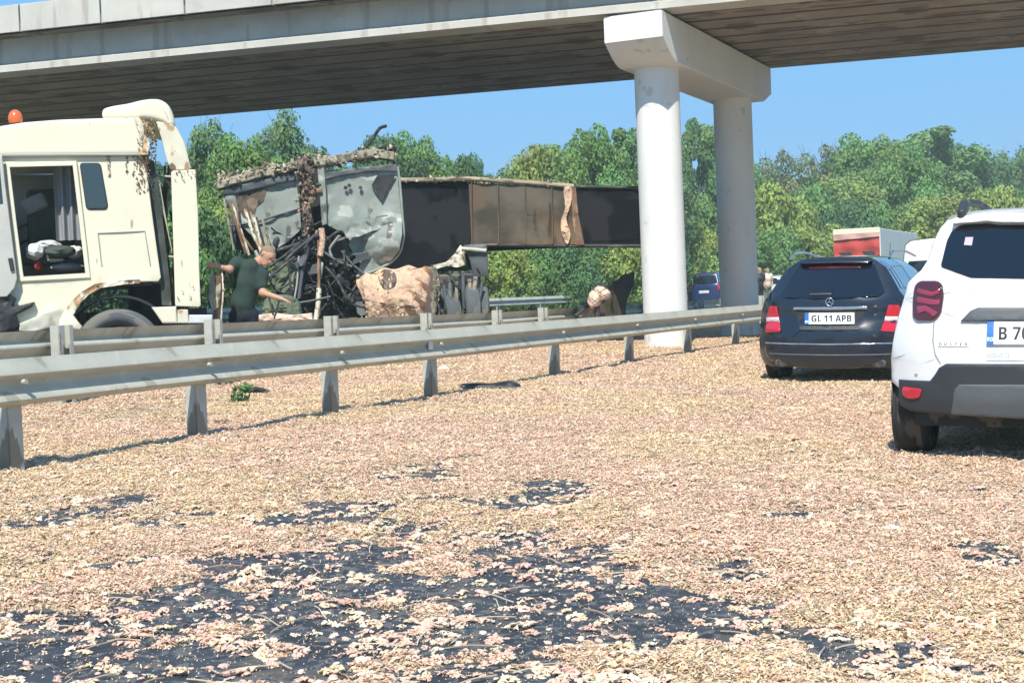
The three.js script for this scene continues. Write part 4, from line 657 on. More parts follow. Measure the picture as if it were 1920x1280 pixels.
  spatter(t, 'spattered_pulp', 40, () => { const a = F.uv(rr(324, 368), rnd() < .7 ? rr(318, 340) : rr(530, 560)); return [a[0], a[1], .0]; }, .013, [[.4, .26, .16], [.25, .16, .1]], 66);
  part(t, 'rear_panel', plate(pp([[274, 296], [288, 300], [303, 400], [317, 520], [321, 572], [303, 572], [299, 520], [286, 420]]), -.12, .06, { tess: .1, disp: crumple(23, .03, 3) }), mk([.045, .055, .05], .7, { amp: .35, freq: 8, stains: [{ c: [.15, .14, .11], t: .6, fx: 9, fy: 3 }] }), 'dark dirty strip of the rear wall between side and fairing');
  // cables behind
  srand(67); const cab = []; for (let k = 0; k < 7; k++) { const x = rr(300, 324), a = v3(x, rr(300, 420), rr(-.9, -.2)), b = v3(x + rr(-6, 12), rr(540, 600), rr(-.9, -.2)); cab.push(tube([a, a.clone().lerp(b, .5).add(V(rr(-.12, .12), 0, rr(-.1, .1))), b], .014, 14, 6)); } part(t, 'cable', cab, M.chassis);
  // what shows through the open door
  part(t, 'curtain', (() => { const g = new THREE.PlaneGeometry(.34, 1.05, 30, 4); const p = g.attributes.position; for (let i = 0; i < p.count; i++) p.setZ(i, .04 * Math.sin(p.getX(i) * 62)); g.computeVertexNormals(); const c = F.uv(121, 365); return g.translate(c[0] + .02, c[1], -.35); })(), M.curtain);
  const seatC = F.uv(70, 430); part(t, 'seat', [new RoundedBoxGeometry(.55, .75, .16, 3, .06).rotateX(-.1).translate(seatC[0] + .08, seatC[1] + .18, -.85), new RoundedBoxGeometry(.55, .16, .55, 3, .06).translate(seatC[0], seatC[1] - .32, -.6)], M.seat);
  part(t, 'headrest', new RoundedBoxGeometry(.3, .2, .12, 3, .05).rotateZ(.4).translate(F.uv(52, 372)[0], F.uv(52, 372)[1], -.8), M.curtain);
  srand(70); for (const [x, y, w, h, m] of [[60, 470, .22, .2, 'whiteCloth'], [84, 456, .3, .12, 'whiteCloth'], [110, 470, .36, .15, 'seat'], [135, 470, .2, .16, 'whiteCloth'], [65, 497, .1, .16, 'redCloth'], [95, 485, .3, .08, 'whiteCloth'], [120, 498, .4, .1, 'curtain']]) { const c = F.uv(x, y); const g = jag(new THREE.IcosahedronGeometry(.5, 2), .14).scale(w, h, .3).translate(c[0], c[1], rr(-.45, -.2)); part(t, 'crumpled_bedding', g, M[m]); }
  part(t, 'steering_wheel', new THREE.TorusGeometry(.22, .018, 8, 30).rotateX(1.0).rotateY(.9).translate(F.uv(40, 430)[0] - .1, F.uv(40, 430)[1], -1.0), M.plastic);
  // open door swung forward
  const dg = pp([[-60, 292], [3, 291], [8, 340], [31, 522], [26, 540], [12, 556], [-60, 560]], .12); part(t, 'open_door', plate(dg, .12, .06, { holes: [pp([[-52, 300], [-1, 299], [7, 384], [-52, 388]], .12)], bevel: .01 }), M.doorPale);
  part(t, 'door_pane', plate(pp([[-54, 298], [0, 297], [8, 386], [-54, 390]], .09), .09, .01, {}), M.paneDark);
  part(t, 'door_handle', plate(pp([[14, 484], [22, 483], [26, 506], [19, 508]], .13), .15, .03, { bevel: .006 }), M.plastic);
  // beacon
  const bc = F.uv(22, 234); part(t, 'beacon_base', new THREE.CylinderGeometry(.10, .11, .06, 20).translate(bc[0], bc[1] + .02, -.4), M.plastic); part(t, 'beacon', new THREE.SphereGeometry(.085, 24, 16).scale(1, 1.25, 1).translate(bc[0], bc[1] + .13, -.4), M.amber);
  // wheels, arches, steps, chassis
  for (const [x, y, d] of [[222, 660, -.18], [-32, 664, -.18], [222, 660, -1.95], [-32, 664, -1.95]]) { const c = F.uv(x, y); const g = wheelGeo(.525, .3).rotateY(Math.PI / 2).translate(c[0], c[1], d), w = part(t, 'wheel', g, M.dustyRubber); part(w, 'rim', join([new THREE.CylinderGeometry(.30, .30, .18, 30).rotateX(Math.PI / 2).translate(c[0], c[1], d), new THREE.TorusGeometry(.29, .03, 10, 32).translate(c[0], c[1], d + .11), new THREE.CylinderGeometry(.1, .12, .12, 20).rotateX(Math.PI / 2).translate(c[0], c[1], d + .11)]), M.chassis); }
  const arch = c => { const o = [], n = 16; for (let k = 0; k <= n; k++) { const a = Math.PI * (k / n); o.push([c[0] + .72 * Math.cos(a), c[1] + .72 * Math.sin(a)]); } for (let k = n; k >= 0; k--) { const a = Math.PI * (k / n); o.push([c[0] + .69 * Math.cos(a), c[1] + .69 * Math.sin(a)]); } return o; };
  part(t, 'mudguard', plate(arch(F.uv(222, 664)), -.05, .5, {}), M.black);
  part(t, 'torn_mudguard_edge', plate(pp([[118, 590], [128, 572], [150, 548], [178, 532], [230, 525], [262, 524], [262, 531], [232, 533], [188, 540], [166, 552], [150, 568], [138, 588], [126, 600]]), .035, .05, { tess: .06, disp: crumple(31, .04, 6) }), M.creamDirty);
  part(t, 'chassis_rail', [box(3.0, .24, .1, F.uv(150, 600)[0], F.uv(260, 600)[1], -.65), box(3.0, .24, .1, F.uv(150, 600)[0], F.uv(260, 600)[1], -1.6)], M.chassis);
  part(t, 'step_panel', plate(pp([[36, 606], [112, 575], [126, 584], [118, 612], [60, 622], [36, 620]]), .06, .12, { bevel: .015, tess: .08, disp: crumple(33, .03, 5) }), M.galv);
  part(t, 'torn_fender', plate(pp([[124, 577], [134, 586], [154, 612], [150, 618], [110, 616], [112, 600]]), .12, .1, { bevel: .015, tess: .06, disp: crumple(34, .04, 5) }), M.cream);
  part(t, 'battery_box', plate(pp([[283, 576], [330, 574], [332, 606], [304, 606]]), .0, .5, { bevel: .02 }), M.cream);
  part(t, 'side_marker_box', plate(pp([[332, 580], [352, 580], [354, 606], [332, 606]]), -.02, .4, { bevel: .015 }), M.creamDirty); part(t, 'tank_strap_box', plate(pp([[354, 590], [398, 590], [398, 606], [354, 606]]), -.02, .4, { bevel: .015 }), M.whiteCloth);
  part(t, 'front_corner_debris', plate(pp([[-30, 545], [14, 548], [30, 560], [24, 575], [40, 572], [64, 566], [60, 575], [30, 590], [38, 610], [26, 622], [-30, 626]]), .08, .25, { bevel: .02, tess: .09, disp: crumple(36, .06, 4) }), M.black);
  part(t, 'gearbox', [box(.7, .5, .6, F.uv(290, 560)[0], F.uv(290, 565)[1], -1.2, .06), bar(v3(300, 540, -.6), v3(312, 600, -.6), .05), bar(v3(318, 545, -.5), v3(318, 600, -.5), .03)], M.chassis);
}

// ---------------------------------------------------------------- crushed grey trailer front
{
  const F = frame(585, 22.6, .02), t = thing('crushed_trailer_front', 'crushed grey steel trailer front with two buckled panels, right of the cab', 'wreck', F.pos, F.yaw), pp = (l, d = 0) => F.pts(l, d), v3 = F.v3;
  const buck = (x, y) => { const a = F.uv(742, 452), d = Math.hypot((x - a[0]) / .55, (y - a[1]) / .42); return .34 * Math.max(0, 1 - d * d) + crumple(41, .035, 2.6)(x, y); };
  part(t, 'left_panel', plate(pp([[420, 366], [448, 345], [551, 322], [560, 372], [566, 428], [540, 452], [508, 472], [482, 462], [470, 440], [448, 418], [432, 392]]), .0, .05, { tess: .06, disp: crumple(40, .045, 2.4) }), M.greyPaint);
  part(t, 'panel_shade', plate(smoothPts(pp([[444, 354], [470, 345], [506, 336], [499, 356], [494, 376], [480, 388], [474, 410], [456, 406], [444, 384]]), 2), .012, .03, { tess: .06, disp: crumple(40, .045, 2.4) }), M.darkBrown, 'dark brown patch of painted shade on the left panel');  // shade below the top beam, put in as a dark brown plate
  part(t, 'left_panel_rib', tube([v3(428, 424, .03), v3(478, 417, .04), v3(520, 404, .04), v3(566, 390, .03)], .016), M.chassis);
  part(t, 'right_panel', plate(pp([[604, 336], [640, 326], [690, 318], [744, 322], [748, 360], [754, 412], [756, 440], [750, 470], [735, 488], [712, 502], [690, 512], [668, 516], [676, 494], [655, 462], [648, 440], [622, 426], [608, 418], [604, 380]]), .02, .05, { tess: .05, disp: buck }), M.greyPaint);
  part(t, 'folded_lip', plate(pp([[645, 432], [668, 416], [700, 408], [726, 404], [744, 410], [748, 424], [726, 430], [700, 434], [676, 444], [652, 448]]), .22, .05, { tess: .05, disp: (x, y) => crumple(44, .05, 4)(x, y) }), M.greyPaint);
  part(t, 'right_panel_edge', tube([[746, 312], [750, 350], [754, 400], [757, 440], [750, 472], [732, 492], [700, 508], [668, 518]].map(p => v3(p[0], p[1], .12)), .022), M.greyPaint);
  part(t, 'tear', plate(pp([[708, 330], [742, 328], [728, 352], [716, 378], [704, 360], [697, 348]]), .085, .03, { tess: .08, disp: crumple(41, .035, 2.6) }), M.chassis, 'dark torn hole in the right grey panel');
  for (const [x, y] of [[648, 352], [676, 352], [655, 348]]) part(t, 'puncture', plate(roundPoly(pp([[x, y - 4], [x + 5, y], [x + 1, y + 5], [x - 4, y + 1]]), .02), .09, .02, { disp: crumple(41, .035, 2.6) }), M.chassis);
  // top beam, bent in the middle and loaded with straw and pulp
  const topPts = (dy, w) => { const a = [[408, 345], [450, 332], [510, 318], [560, 306], [610, 300], [660, 290], [704, 284], [740, 290]], o = []; a.forEach(p => o.push([p[0], p[1] + dy - w])); a.slice().reverse().forEach(p => o.push([p[0], p[1] + dy + w])); return o; };
  part(t, 'top_beam', plate(pp(topPts(4, 8)), .12, .30, { bevel: .02, tess: .08, disp: crumple(46, .05, 4) }), M.rimDirty);
  part(t, 'under_beam', plate(pp([[414, 366], [424, 354], [500, 336], [552, 326], [553, 338], [500, 350], [440, 364]]), .07, .12, { bevel: .01, tess: .1, disp: crumple(47, .03, 4) }), M.plasticGrey);
  part(t, 'under_beam', plate(pp([[606, 326], [660, 316], [744, 308], [746, 322], [690, 322], [640, 330], [607, 338]]), .09, .12, { bevel: .01, tess: .1, disp: crumple(48, .03, 4) }), M.plasticGrey);
  spatter(t, 'straw_litter', 420, () => { const x = rr(405, 742), a = F.uv(x, 342 - (x - 408) * .175 + rr(-14, 8) - (x > 560 && x < 600 ? 12 * rnd() : 0)); return [a[0], a[1], rr(-.2, .16)]; }, .042, [[.46, .41, .29], [.48, .36, .25], [.34, .30, .21], [.52, .44, .33], [.17, .15, .11]], 81);
  srand(82); const straws = []; for (let k = 0; k < 60; k++) { const x = rr(398, 740), a = F.uv(x, 342 - (x - 408) * .175 + rr(-14, 8)), p = V(a[0], a[1], rr(-.1, .2)); straws.push(bar(p, p.clone().add(V(rr(-.3, .3), rr(-.1, .14), rr(-.1, .1))), .007, .004, 5)); } part(t, 'straw_litter', straws, M.rimDirty).userData.kind = 'stuff';
  // broken centre frame
  part(t, 'centre_post', plate(pp([[594, 306], [608, 304], [612, 360], [614, 420], [604, 424], [600, 360]]), .10, .12, { bevel: .015, tess: .1, disp: crumple(50, .03, 4) }), M.greyPaint);
  part(t, 'centre_post', plate(pp([[556, 312], [566, 308], [574, 372], [578, 440], [566, 446], [562, 372]]), .08, .1, { bevel: .015, tess: .1, disp: crumple(51, .04, 4) }), M.black);
  part(t, 'cross_bar', bar(v3(566, 362, .1), v3(604, 358, .1), .05), M.rustBar); part(t, 'cross_bar', bar(v3(566, 348, .08), v3(602, 346, .08), .03), M.chassis);
  part(t, 'hanging_pulp', plate(smoothPts(pp([[560, 296], [572, 300], [586, 296], [592, 318], [588, 345], [594, 370], [584, 392], [590, 424], [578, 440], [572, 410], [566, 372], [570, 340], [562, 322]]), 3), .16, .10, { tess: .05, disp: crumple(53, .12, 7) }), M.darkBrown);
  spatter(t, 'spattered_pulp', 160, () => { const a = F.uv(575 + rr(-22, 22) * rnd(), rr(292, 450)); return [a[0], a[1], rr(.05, .22)]; }, .032, [[.3, .22, .16], [.42, .3, .22], [.2, .15, .11], [.12, .1, .08]], 84);
  srand(85); for (let k = 0; k < 9; k++) { const x = 420 + k * 9 + rr(-4, 4), y = 372 + k * 5; part(t, 'torn_strip', tube([v3(x, y, .06), v3(x + rr(4, 16), y + 45, rr(.04, .16)), v3(x + rr(14, 36), y + rr(80, 105), rr(.0, .2))], rr(.015, .034), 14, 6), pick([M.rimDirty, M.chassis, M.creamDirty, M.rustBar])); }
  // dark inside of the body behind the panels
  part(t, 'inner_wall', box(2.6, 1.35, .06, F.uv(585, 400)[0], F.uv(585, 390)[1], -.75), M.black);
  part(t, 'side_wall', [box(.05, 1.25, .9, F.uv(428, 400)[0] + .06, F.uv(585, 388)[1], -.5), box(.05, 1.35, .9, F.uv(748, 400)[0] - .05, F.uv(585, 385)[1], -.5)], M.plasticGrey);
  // bent pipe sticking up, tyre lying on top
  part(t, 'bent_pipe', tube([v3(672, 286, 0), v3(690, 272, 0), v3(702, 254, 0), v3(712, 240, .05), v3(724, 236, .1)], .028, 24), M.chassis);
  part(t, 'torn_hose', (() => { srand(88); const l = []; for (let k = 0; k < 6; k++) { const c = v3(704 + k * 6, 292 - k % 3 * 5, .05); l.push(new THREE.TorusGeometry(rr(.05, .09), .022, 8, 18).rotateX(rr(0, 2)).rotateY(rr(0, 2)).translate(c.x, c.y, c.z)); } return l; })(), M.chassis);
  part(t, 'bent_bracket', tube([v3(480, 322, .05), v3(496, 310, .05), v3(500, 306, .05), v3(510, 312, .05)], .025), M.rustBar);
  // torn undercarriage below the panels
  const br = (a, b, r, m, n = 'bent_bar') => part(t, n, tube([v3(...a), v3((a[0] + b[0]) / 2 + rr(-5, 5), (a[1] + b[1]) / 2 + rr(-4, 4), (a[2] + b[2]) / 2), v3(...b)], r, 14, 7), m);
  srand(90);
  br([592, 440, .15], [508, 520, .35], .035, M.chassis); br([578, 460, .2], [560, 560, .3], .030, M.plasticGrey); br([560, 480, .2], [548, 580, .3], .018, M.doorGrey); br([597, 450, .2], [598, 590, .3], .026, M.rustBar); br([602, 428, .2], [600, 480, .25], .05, M.pulp); br([604, 470, .2], [660, 500, .25], .022, M.plasticGrey); br([504, 500, .2], [560, 458, .2], .03, M.chassis); br([512, 520, .2], [560, 540, .2], .022, M.doorGrey); br([520, 470, .1], [600, 440, .15], .04, M.chassis); br([610, 500, .2], [650, 560, .3], .025, M.chassis); br([640, 470, .15], [690, 520, .2], .02, M.plasticGrey); br([598, 540, .25], [592, 600, .3], .045, M.creamDirty); br([540, 570, .3], [620, 556, .3], .02, M.plasticGrey); br([478, 470, .1], [520, 540, .2], .03, M.doorGrey);
  srand(91); const mess = [], mess2 = []; for (let k = 0; k < 170; k++) { const a = v3(600 + rr(-70, 80) * (.4 + .6 * rnd()), rr(440, 600), rr(-.5, .2)), b = a.clone().add(V(rr(-.4, .4), rr(-.5, .4), rr(-.2, .2))); (rnd() < .93 ? mess : mess2).push(tube([a, a.clone().lerp(b, .5).add(V(rr(-.15, .15), rr(-.1, .1), rr(-.1, .1))), b], rr(.008, .028), 9, 5)); }
  part(t, 'tangled_hoses', mess, M.chassis).userData.kind = 'stuff'; part(t, 'tangled_cables', mess2, M.doorGrey).userData.kind = 'stuff';
  srand(92); for (let k = 0; k < 34; k++) { const c = v3(rr(510, 694), rr(455, 592), rr(-.4, .12)); part(t, 'torn_sheet', jag(new THREE.BoxGeometry(rr(.15, .5), rr(.12, .4), .03, 3, 3, 1), .3).rotateX(rr(-.8, .8)).rotateY(rr(-.8, .8)).rotateZ(rr(-1, 1)).translate(c.x, c.y, c.z), pick([M.chassis, M.black, M.plastic, M.black, M.plasticGrey])); }
  part(t, 'undercarriage', [box(1.5, 1.0, .7, F.uv(612, 540)[0], F.uv(612, 540)[1], -.75, .08), box(.9, .35, .5, F.uv(560, 590)[0], F.uv(560, 590)[1], -.3, .05)], M.chassis);
}
// olive tarpaulin bundle beside the man
{
  const F = frame(530, 19.4, 0), t = thing('tarpaulin_bundle', 'crumpled olive canvas slumped between the man and the wreck', 'canvas', F.pos, F.yaw), pp = l => F.pts(l);
  const fold = (l, z, s, m) => part(t, 'canvas_fold', plate(smoothPts(pp(l), 3), z, .22, { bevel: .04, tess: .045, disp: crumple(s, .09, 4.5), crease: .5 }), m);
  part(t, 'hanging_sheet', plate(pp([[503, 512], [516, 492], [538, 484], [551, 498], [546, 532], [530, 549], [514, 545], [507, 530]]), -.1, .05, { tess: .05, disp: crumple(150, .11, 3.5), crease: .4 }), M.olive);
  part(t, 'bar', [bar(F.v3(504, 520, .1), F.v3(552, 482, -.1), .022), bar(F.v3(540, 486, .1), F.v3(546, 552, .1), .016), bar(F.v3(512, 548, .1), F.v3(548, 528, .1), .014)], M.chassis);
  fold([[500, 560], [530, 552], [556, 560], [566, 590], [560, 640], [498, 640], [494, 590]], .16, 152, M.olive);
  part(t, 'strap', [bar(F.v3(502, 548, .3), F.v3(512, 590, .32), .014), bar(F.v3(524, 560, .32), F.v3(514, 596, .32), .012)], M.chassis);
  part(t, 'pale_scrap', plate(pp([[490, 590], [520, 586], [556, 590], [590, 586], [592, 600], [490, 604]]), .3, .1, { bevel: .02, tess: .05, disp: crumple(154, .05, 6) }), M.clothPale);
}

// ---------------------------------------------------------------- long trailer body behind
{
  const F = frame(980, 26, -.06), t = thing('wrecked_trailer', 'long box trailer with black and rusty walls leaning behind the grey wreck', 'trailer', F.pos, F.yaw), pp = (l, d = 0) => F.pts(l, d), v3 = F.v3;
  part(t, 'dark_wall', plate(pp([[742, 338], [882, 338], [882, 462], [866, 478], [845, 486], [810, 498], [700, 506], [720, 440]]), -.02, .06, { tess: .25, disp: crumple(60, .03, 1.2) }), M.darkPanel, 'black left wall of the trailer');
  part(t, 'rusty_wall', plate(pp([[879, 344], [1075, 349], [1078, 400], [1088, 458], [1000, 459], [884, 457]]), .04, .06, { tess: .15, disp: (x, y) => crumple(61, .03, 1.5)(x, y) + .012 * Math.sin(x * 14) }), M.rustPanel, 'rusty tan wall in the middle of the trailer');
  part(t, 'dark_wall', plate(pp([[1073, 349], [1232, 352], [1234, 460], [1090, 460], [1080, 410]]), -.02, .06, { tess: .25, disp: crumple(62, .03, 1.2) }), M.darkPanel, 'black right wall running behind the near column');
  for (const [x, y0, y1] of [[884, 342, 458], [934, 346, 457], [985, 348, 457], [1035, 349, 457]]) part(t, 'wall_rib', bar(v3(x, y0, .06), v3(x + 1, y1, .06), .016), M.rustPanel);
  part(t, 'top_rail', tube([v3(742, 337, .05), v3(800, 337, .05), v3(880, 335, .06), v3(960, 340, .07), v3(1020, 344, .06), v3(1076, 349, .06)], .045, 40), M.rimDirty); part(t, 'top_rail', tube([v3(1076, 350, 0), v3(1150, 351, 0), v3(1232, 353, 0)], .03, 20), M.chassis);
  part(t, 'bottom_rail', tube([v3(882, 459, .02), v3(1000, 460, .02), v3(1100, 461, .0), v3(1234, 461, 0)], .035, 30), M.chassis);
  spatter(t, 'straw_litter', 150, () => { const x = rr(760, 1076), a = F.uv(x, 336 + Math.max(0, (x - 880) * .06) + rr(-3, 5)); return [a[0], a[1], rr(-.1, .1)]; }, .045, [[.5, .36, .22], [.6, .42, .26], [.4, .28, .18], [.2, .14, .1]], 101);
  const X0 = F.uv(742, 400)[0], X1 = F.uv(1232, 400)[0], yt = F.uv(980, 350)[1], yb = F.uv(980, 459)[1];
  part(t, 'far_wall', box(X1 - X0, yt - yb, .06, (X0 + X1) / 2, (yt + yb) / 2, -2.4), M.darkPanel); part(t, 'floor', box(X1 - X0, .1, 2.4, (X0 + X1) / 2, yb + .06, -1.22), M.darkPanel); part(t, 'end_wall', box(.06, yt - yb, 2.4, X1 - .1, (yt + yb) / 2, -1.22), M.darkPanel);
  part(t, 'hanging_pulp', plate(smoothPts(pp([[1058, 352], [1072, 352], [1070, 385], [1062, 410], [1070, 440], [1064, 458], [1054, 440], [1052, 415], [1060, 390]]), 3), .10, .06, { tess: .07, disp: crumple(66, .06, 6) }), M.pulp);
  part(t, 'torn_wall_edge', plate(pp([[1070, 350], [1080, 352], [1084, 400], [1096, 459], [1080, 460], [1074, 410]]), .09, .05, { tess: .08, disp: crumple(67, .04, 4) }), M.rustBar);
  // running gear under the left end
  part(t, 'mudguard_flap', plate(pp([[872, 460], [915, 459], [918, 520], [890, 519], [884, 490]]), .3, .07, { bevel: .01, tess: .12, disp: crumple(68, .04, 3) }), M.plasticGrey); part(t, 'flap_rail', bar(v3(866, 466, .35), v3(912, 470, .35), .04), M.galv);
  part(t, 'torn_fender', plate(pp([[866, 460], [874, 470], [876, 498], [862, 502], [840, 500], [820, 506], [806, 500], [840, 492], [856, 476]]), .34, .12, { bevel: .01, tess: .08, disp: crumple(69, .09, 4) }), M.creamDirty);
  const r = F.uv(860, 540), s = 26 / FOC; 
  for (const [x, y, d, ry] of [[838, 592, .2, .5], [884, 583, .25, .25], [904, 588, .05, .1]]) { const c = F.uv(x, y), g = wheelGeo(.52, .28).rotateY(ry).translate(c[0], c[1], d), w = part(t, 'wheel', g, M.dustyRubber); part(w, 'rim', rimGeo(.52, .24).rotateY(ry).translate(c[0], c[1], d), M.chassis); }
  part(t, 'axle', [bar(v3(800, 585, .2), v3(915, 585, .2), .07), box(1.0, .35, .6, F.uv(850, 530)[0], F.uv(850, 530)[1], .0, .06)], M.chassis);
  part(t, 'chassis_rail', [box(1.6, .3, .14, F.uv(820, 500)[0], F.uv(820, 490)[1], -.6), box(1.6, .3, .14, F.uv(820, 500)[0], F.uv(820, 490)[1], -1.7)], M.chassis);
  srand(103); const hg = []; for (let k = 0; k < 26; k++) { const a = v3(rr(800, 900), rr(500, 560), rr(-.2, .45)), b = a.clone().add(V(rr(-.4, .4), rr(-.6, .1), rr(-.2, .2))); hg.push(tube([a, a.clone().lerp(b, .5).add(V(rr(-.12, .12), 0, rr(-.1, .1))), b], rr(.012, .035), 9, 5)); } part(t, 'hanging_hoses', hg, M.chassis).userData.kind = 'stuff';
  srand(104); for (let k = 0; k < 7; k++) { const x = 832 + k * 12, y = rr(505, 535); part(t, 'hanging_strip', tube([v3(x, y, .5), v3(x + rr(-5, 5), y + 30, .55), v3(x + rr(-8, 8), 590 + rr(-12, 6), .52)], rr(.025, .05), 12, 6), pick([M.plasticGrey, M.chassis, M.dustyRubber, M.rimDirty])); }
  part(t, 'torn_curtain', plate(pp([[800, 500], [822, 502], [830, 540], [822, 590], [804, 600], [796, 560], [802, 530]]), .4, .06, { tess: .07, disp: (x, y) => .06 * Math.sin(x * 30) + crumple(70, .05, 4)(x, y) }), M.rimDirty);
}
// heap of the load that burst out
{
  const F = frame(735, 22.5, 0), t = thing('load_heap', 'pinkish heap of pulp burst out under the black trailer wall', 'heap', F.pos, F.yaw), pp = (l, d = 0) => F.pts(l, d);
  const o = smoothPts(pp([[668, 524], [684, 512], [700, 514], [716, 502], [742, 505], [766, 497], [784, 503], [800, 499], [806, 522], [800, 560], [804, 620], [680, 625], [690, 580], [676, 548]]), 4), c = F.uv(738, 560);
  const dome = (x, y) => { const d = Math.hypot((x - c[0]) / .72, (y - c[1]) / .62); return .4 * Math.max(0, 1 - d * d) + .035 * Math.sin(x * 34 + 5 * fbm(x * 2, y * 1.5, 9)) * sstep(c[0] + .3, c[0] - .1, x) + .07 * Math.sin((x * .9 + y * .75) * 26 + 3 * fbm(x * 2, y * 2, 4)) * sstep(c[0] + .1, c[0] + .35, x) + .17 * (fbm(x * 6.5 + 3, y * 1.5 + x, 72, 3) - .5) + crumple(73, .03, 6)(x, y); };
  part(t, 'pulp_face', plate(o, 0, .9, { tess: .05, disp: (x, y, z) => z > -.2 ? dome(x, y) : 0, crease: 1.2 }), M.pulp);
  const dp = F.uv(726, 525); part(t, 'dark_lump', plate(smoothPts(pp([[712, 512], [726, 505], [742, 512], [746, 530], [736, 542], [718, 538]]), 4), .006, .05, { tess: .05, disp: dome, crease: 1.2 }), M.darkBrown, 'dark brown patch on the heap');  // dark brown patch following the heap face
  spatter(t, 'loose_pulp', 160, () => { const a = F.uv(rr(678, 802), 505 + 100 * rnd() ** .5); return [a[0], a[1], dome(a[0], a[1]) + rr(-.02, .01)]; }, .02, [[.7, .5, .36], [.62, .42, .28], [.74, .58, .42], [.5, .32, .2]], 111);
}
// torn dark panel and pale cloth on the far carriageway
{
  const F = frame(1140, 27, .1), t = thing('torn_panel', 'dark torn sheet propped up to a point left of the near column', 'wreckage', F.pos, F.yaw), pp = (l, d = 0) => F.pts(l, d);
  part(t, 'sheet', plate(pp([[1078, 590], [1110, 562], [1150, 532], [1172, 518], [1186, 510], [1184, 530], [1172, 560], [1172, 600], [1130, 604]]), 0, .05, { tess: .12, disp: crumple(74, .05, 2.5) }), M.rimDirty);
  part(t, 'folded_flap', plate(pp([[1148, 536], [1172, 518], [1187, 508], [1186, 532], [1174, 562], [1170, 600], [1160, 570]]), .14, .05, { tess: .12, disp: crumple(75, .05, 3) }), M.black);
  part(t, 'frame_bar', bar(F.v3(1080, 592, .12), F.v3(1176, 514, .12), .035), M.chassis); part(t, 'prop', bar(F.v3(1170, 520, -.2), F.v3(1166, 610, -.8), .04), M.chassis);
}
{
  const F = frame(1120, 26.6, 0), t = thing('pale_cloth', 'pale peach cloth bunched against the dark torn sheet', 'cloth', F.pos, F.yaw), c = F.uv(1124, 548); srand(120);
  for (const [q, w, h] of [[F.uv(1124, 544), .26, .28], [F.uv(1132, 551), .26, .24], [F.uv(1114, 560), .24, .34]]) { const g = new THREE.IcosahedronGeometry(.5, 4), p = g.attributes.position; for (let i = 0; i < p.count; i++) { const k = 1 + .6 * (fbm(p.getX(i) * 4 + 7, p.getY(i) * 4 + p.getZ(i) * 3 + 4, 15, 3) - .5); p.setXYZ(i, p.getX(i) * k * w, p.getY(i) * k * h, p.getZ(i) * k * .3); } g.computeVertexNormals(); part(t, 'fold', boxUV(g.translate(q[0], q[1], 0)), M.clothPale); }
  part(t, 'support', bar(V(F.uv(1120, 560)[0], 0, 0), V(F.uv(1120, 560)[0], F.uv(1120, 560)[1], 0), .04), M.chassis);
}

// ---------------------------------------------------------------- people
function surfaceNet(f, min, max, cell) {
  const n = [0, 1, 2].map(i => Math.ceil((max[i] - min[i]) / cell) + 1), [nx, ny, nz] = n, val = new Float32Array(nx * ny * nz), id = (i, j, k) => i + nx * (j + ny * k);
  for (let k = 0; k < nz; k++) for (let j = 0; j < ny; j++) for (let i = 0; i < nx; i++) val[id(i, j, k)] = f(min[0] + i * cell, min[1] + j * cell, min[2] + k * cell);
  const vid = new Int32Array(nx * ny * nz).fill(-1), pos = [], idx = [];
  for (let k = 0; k < nz - 1; k++) for (let j = 0; j < ny - 1; j++) for (let i = 0; i < nx - 1; i++) {
    let s = [0, 0, 0], m = 0;
    for (let e = 0; e < 12; e++) { const ax = e >> 2, b = e & 1, c = (e >> 1) & 1, o = [0, 0, 0]; o[(ax + 1) % 3] = b; o[(ax + 2) % 3] = c; const q = o.slice(); q[ax] = 1; const va = val[id(i + o[0], j + o[1], k + o[2])], vb = val[id(i + q[0], j + q[1], k + q[2])]; if ((va < 0) !== (vb < 0)) { const t = va / (va - vb); for (let d = 0; d < 3; d++) s[d] += o[d] + (q[d] - o[d]) * t; m++; } }
    if (m) { vid[id(i, j, k)] = pos.length / 3; pos.push(min[0] + (i + s[0] / m) * cell, min[1] + (j + s[1] / m) * cell, min[2] + (k + s[2] / m) * cell); }
  }
  const st = [1, nx, nx * ny];
  for (let k = 1; k < nz - 1; k++) for (let j = 1; j < ny - 1; j++) for (let i = 1; i < nx - 1; i++) for (let ax = 0; ax < 3; ax++) {
    const a = id(i, j, k), b = a + st[ax]; if ((val[a] < 0) === (val[b] < 0)) continue; const u = st[(ax + 1) % 3], v = st[(ax + 2) % 3], q = [vid[a], vid[a - u], vid[a - u - v], vid[a - v]]; if (q.some(x => x < 0)) continue;
    val[a] < 0 ? idx.push(q[0], q[1], q[2], q[0], q[2], q[3]) : idx.push(q[0], q[2], q[1], q[0], q[3], q[2]);
  }
  const g = new THREE.BufferGeometry(); g.setAttribute('position', new THREE.Float32BufferAttribute(pos, 3)); g.setIndex(idx); g.computeVertexNormals(); return g;
}
const capsule = (p, a, b, ra, rb) => { const ax = b[0] - a[0], ay = b[1] - a[1], az = b[2] - a[2], t = clamp(((p[0] - a[0]) * ax + (p[1] - a[1]) * ay + (p[2] - a[2]) * az) / (ax * ax + ay * ay + az * az + 1e-9), 0, 1); return Math.hypot(p[0] - a[0] - ax * t, p[1] - a[1] - ay * t, p[2] - a[2] - az * t) - (ra + (rb - ra) * t); };
const smin = (a, b, k) => { const h = clamp(.5 + .5 * (b - a) / k, 0, 1); return b + (a - b) * h - k * h * (1 - h); };
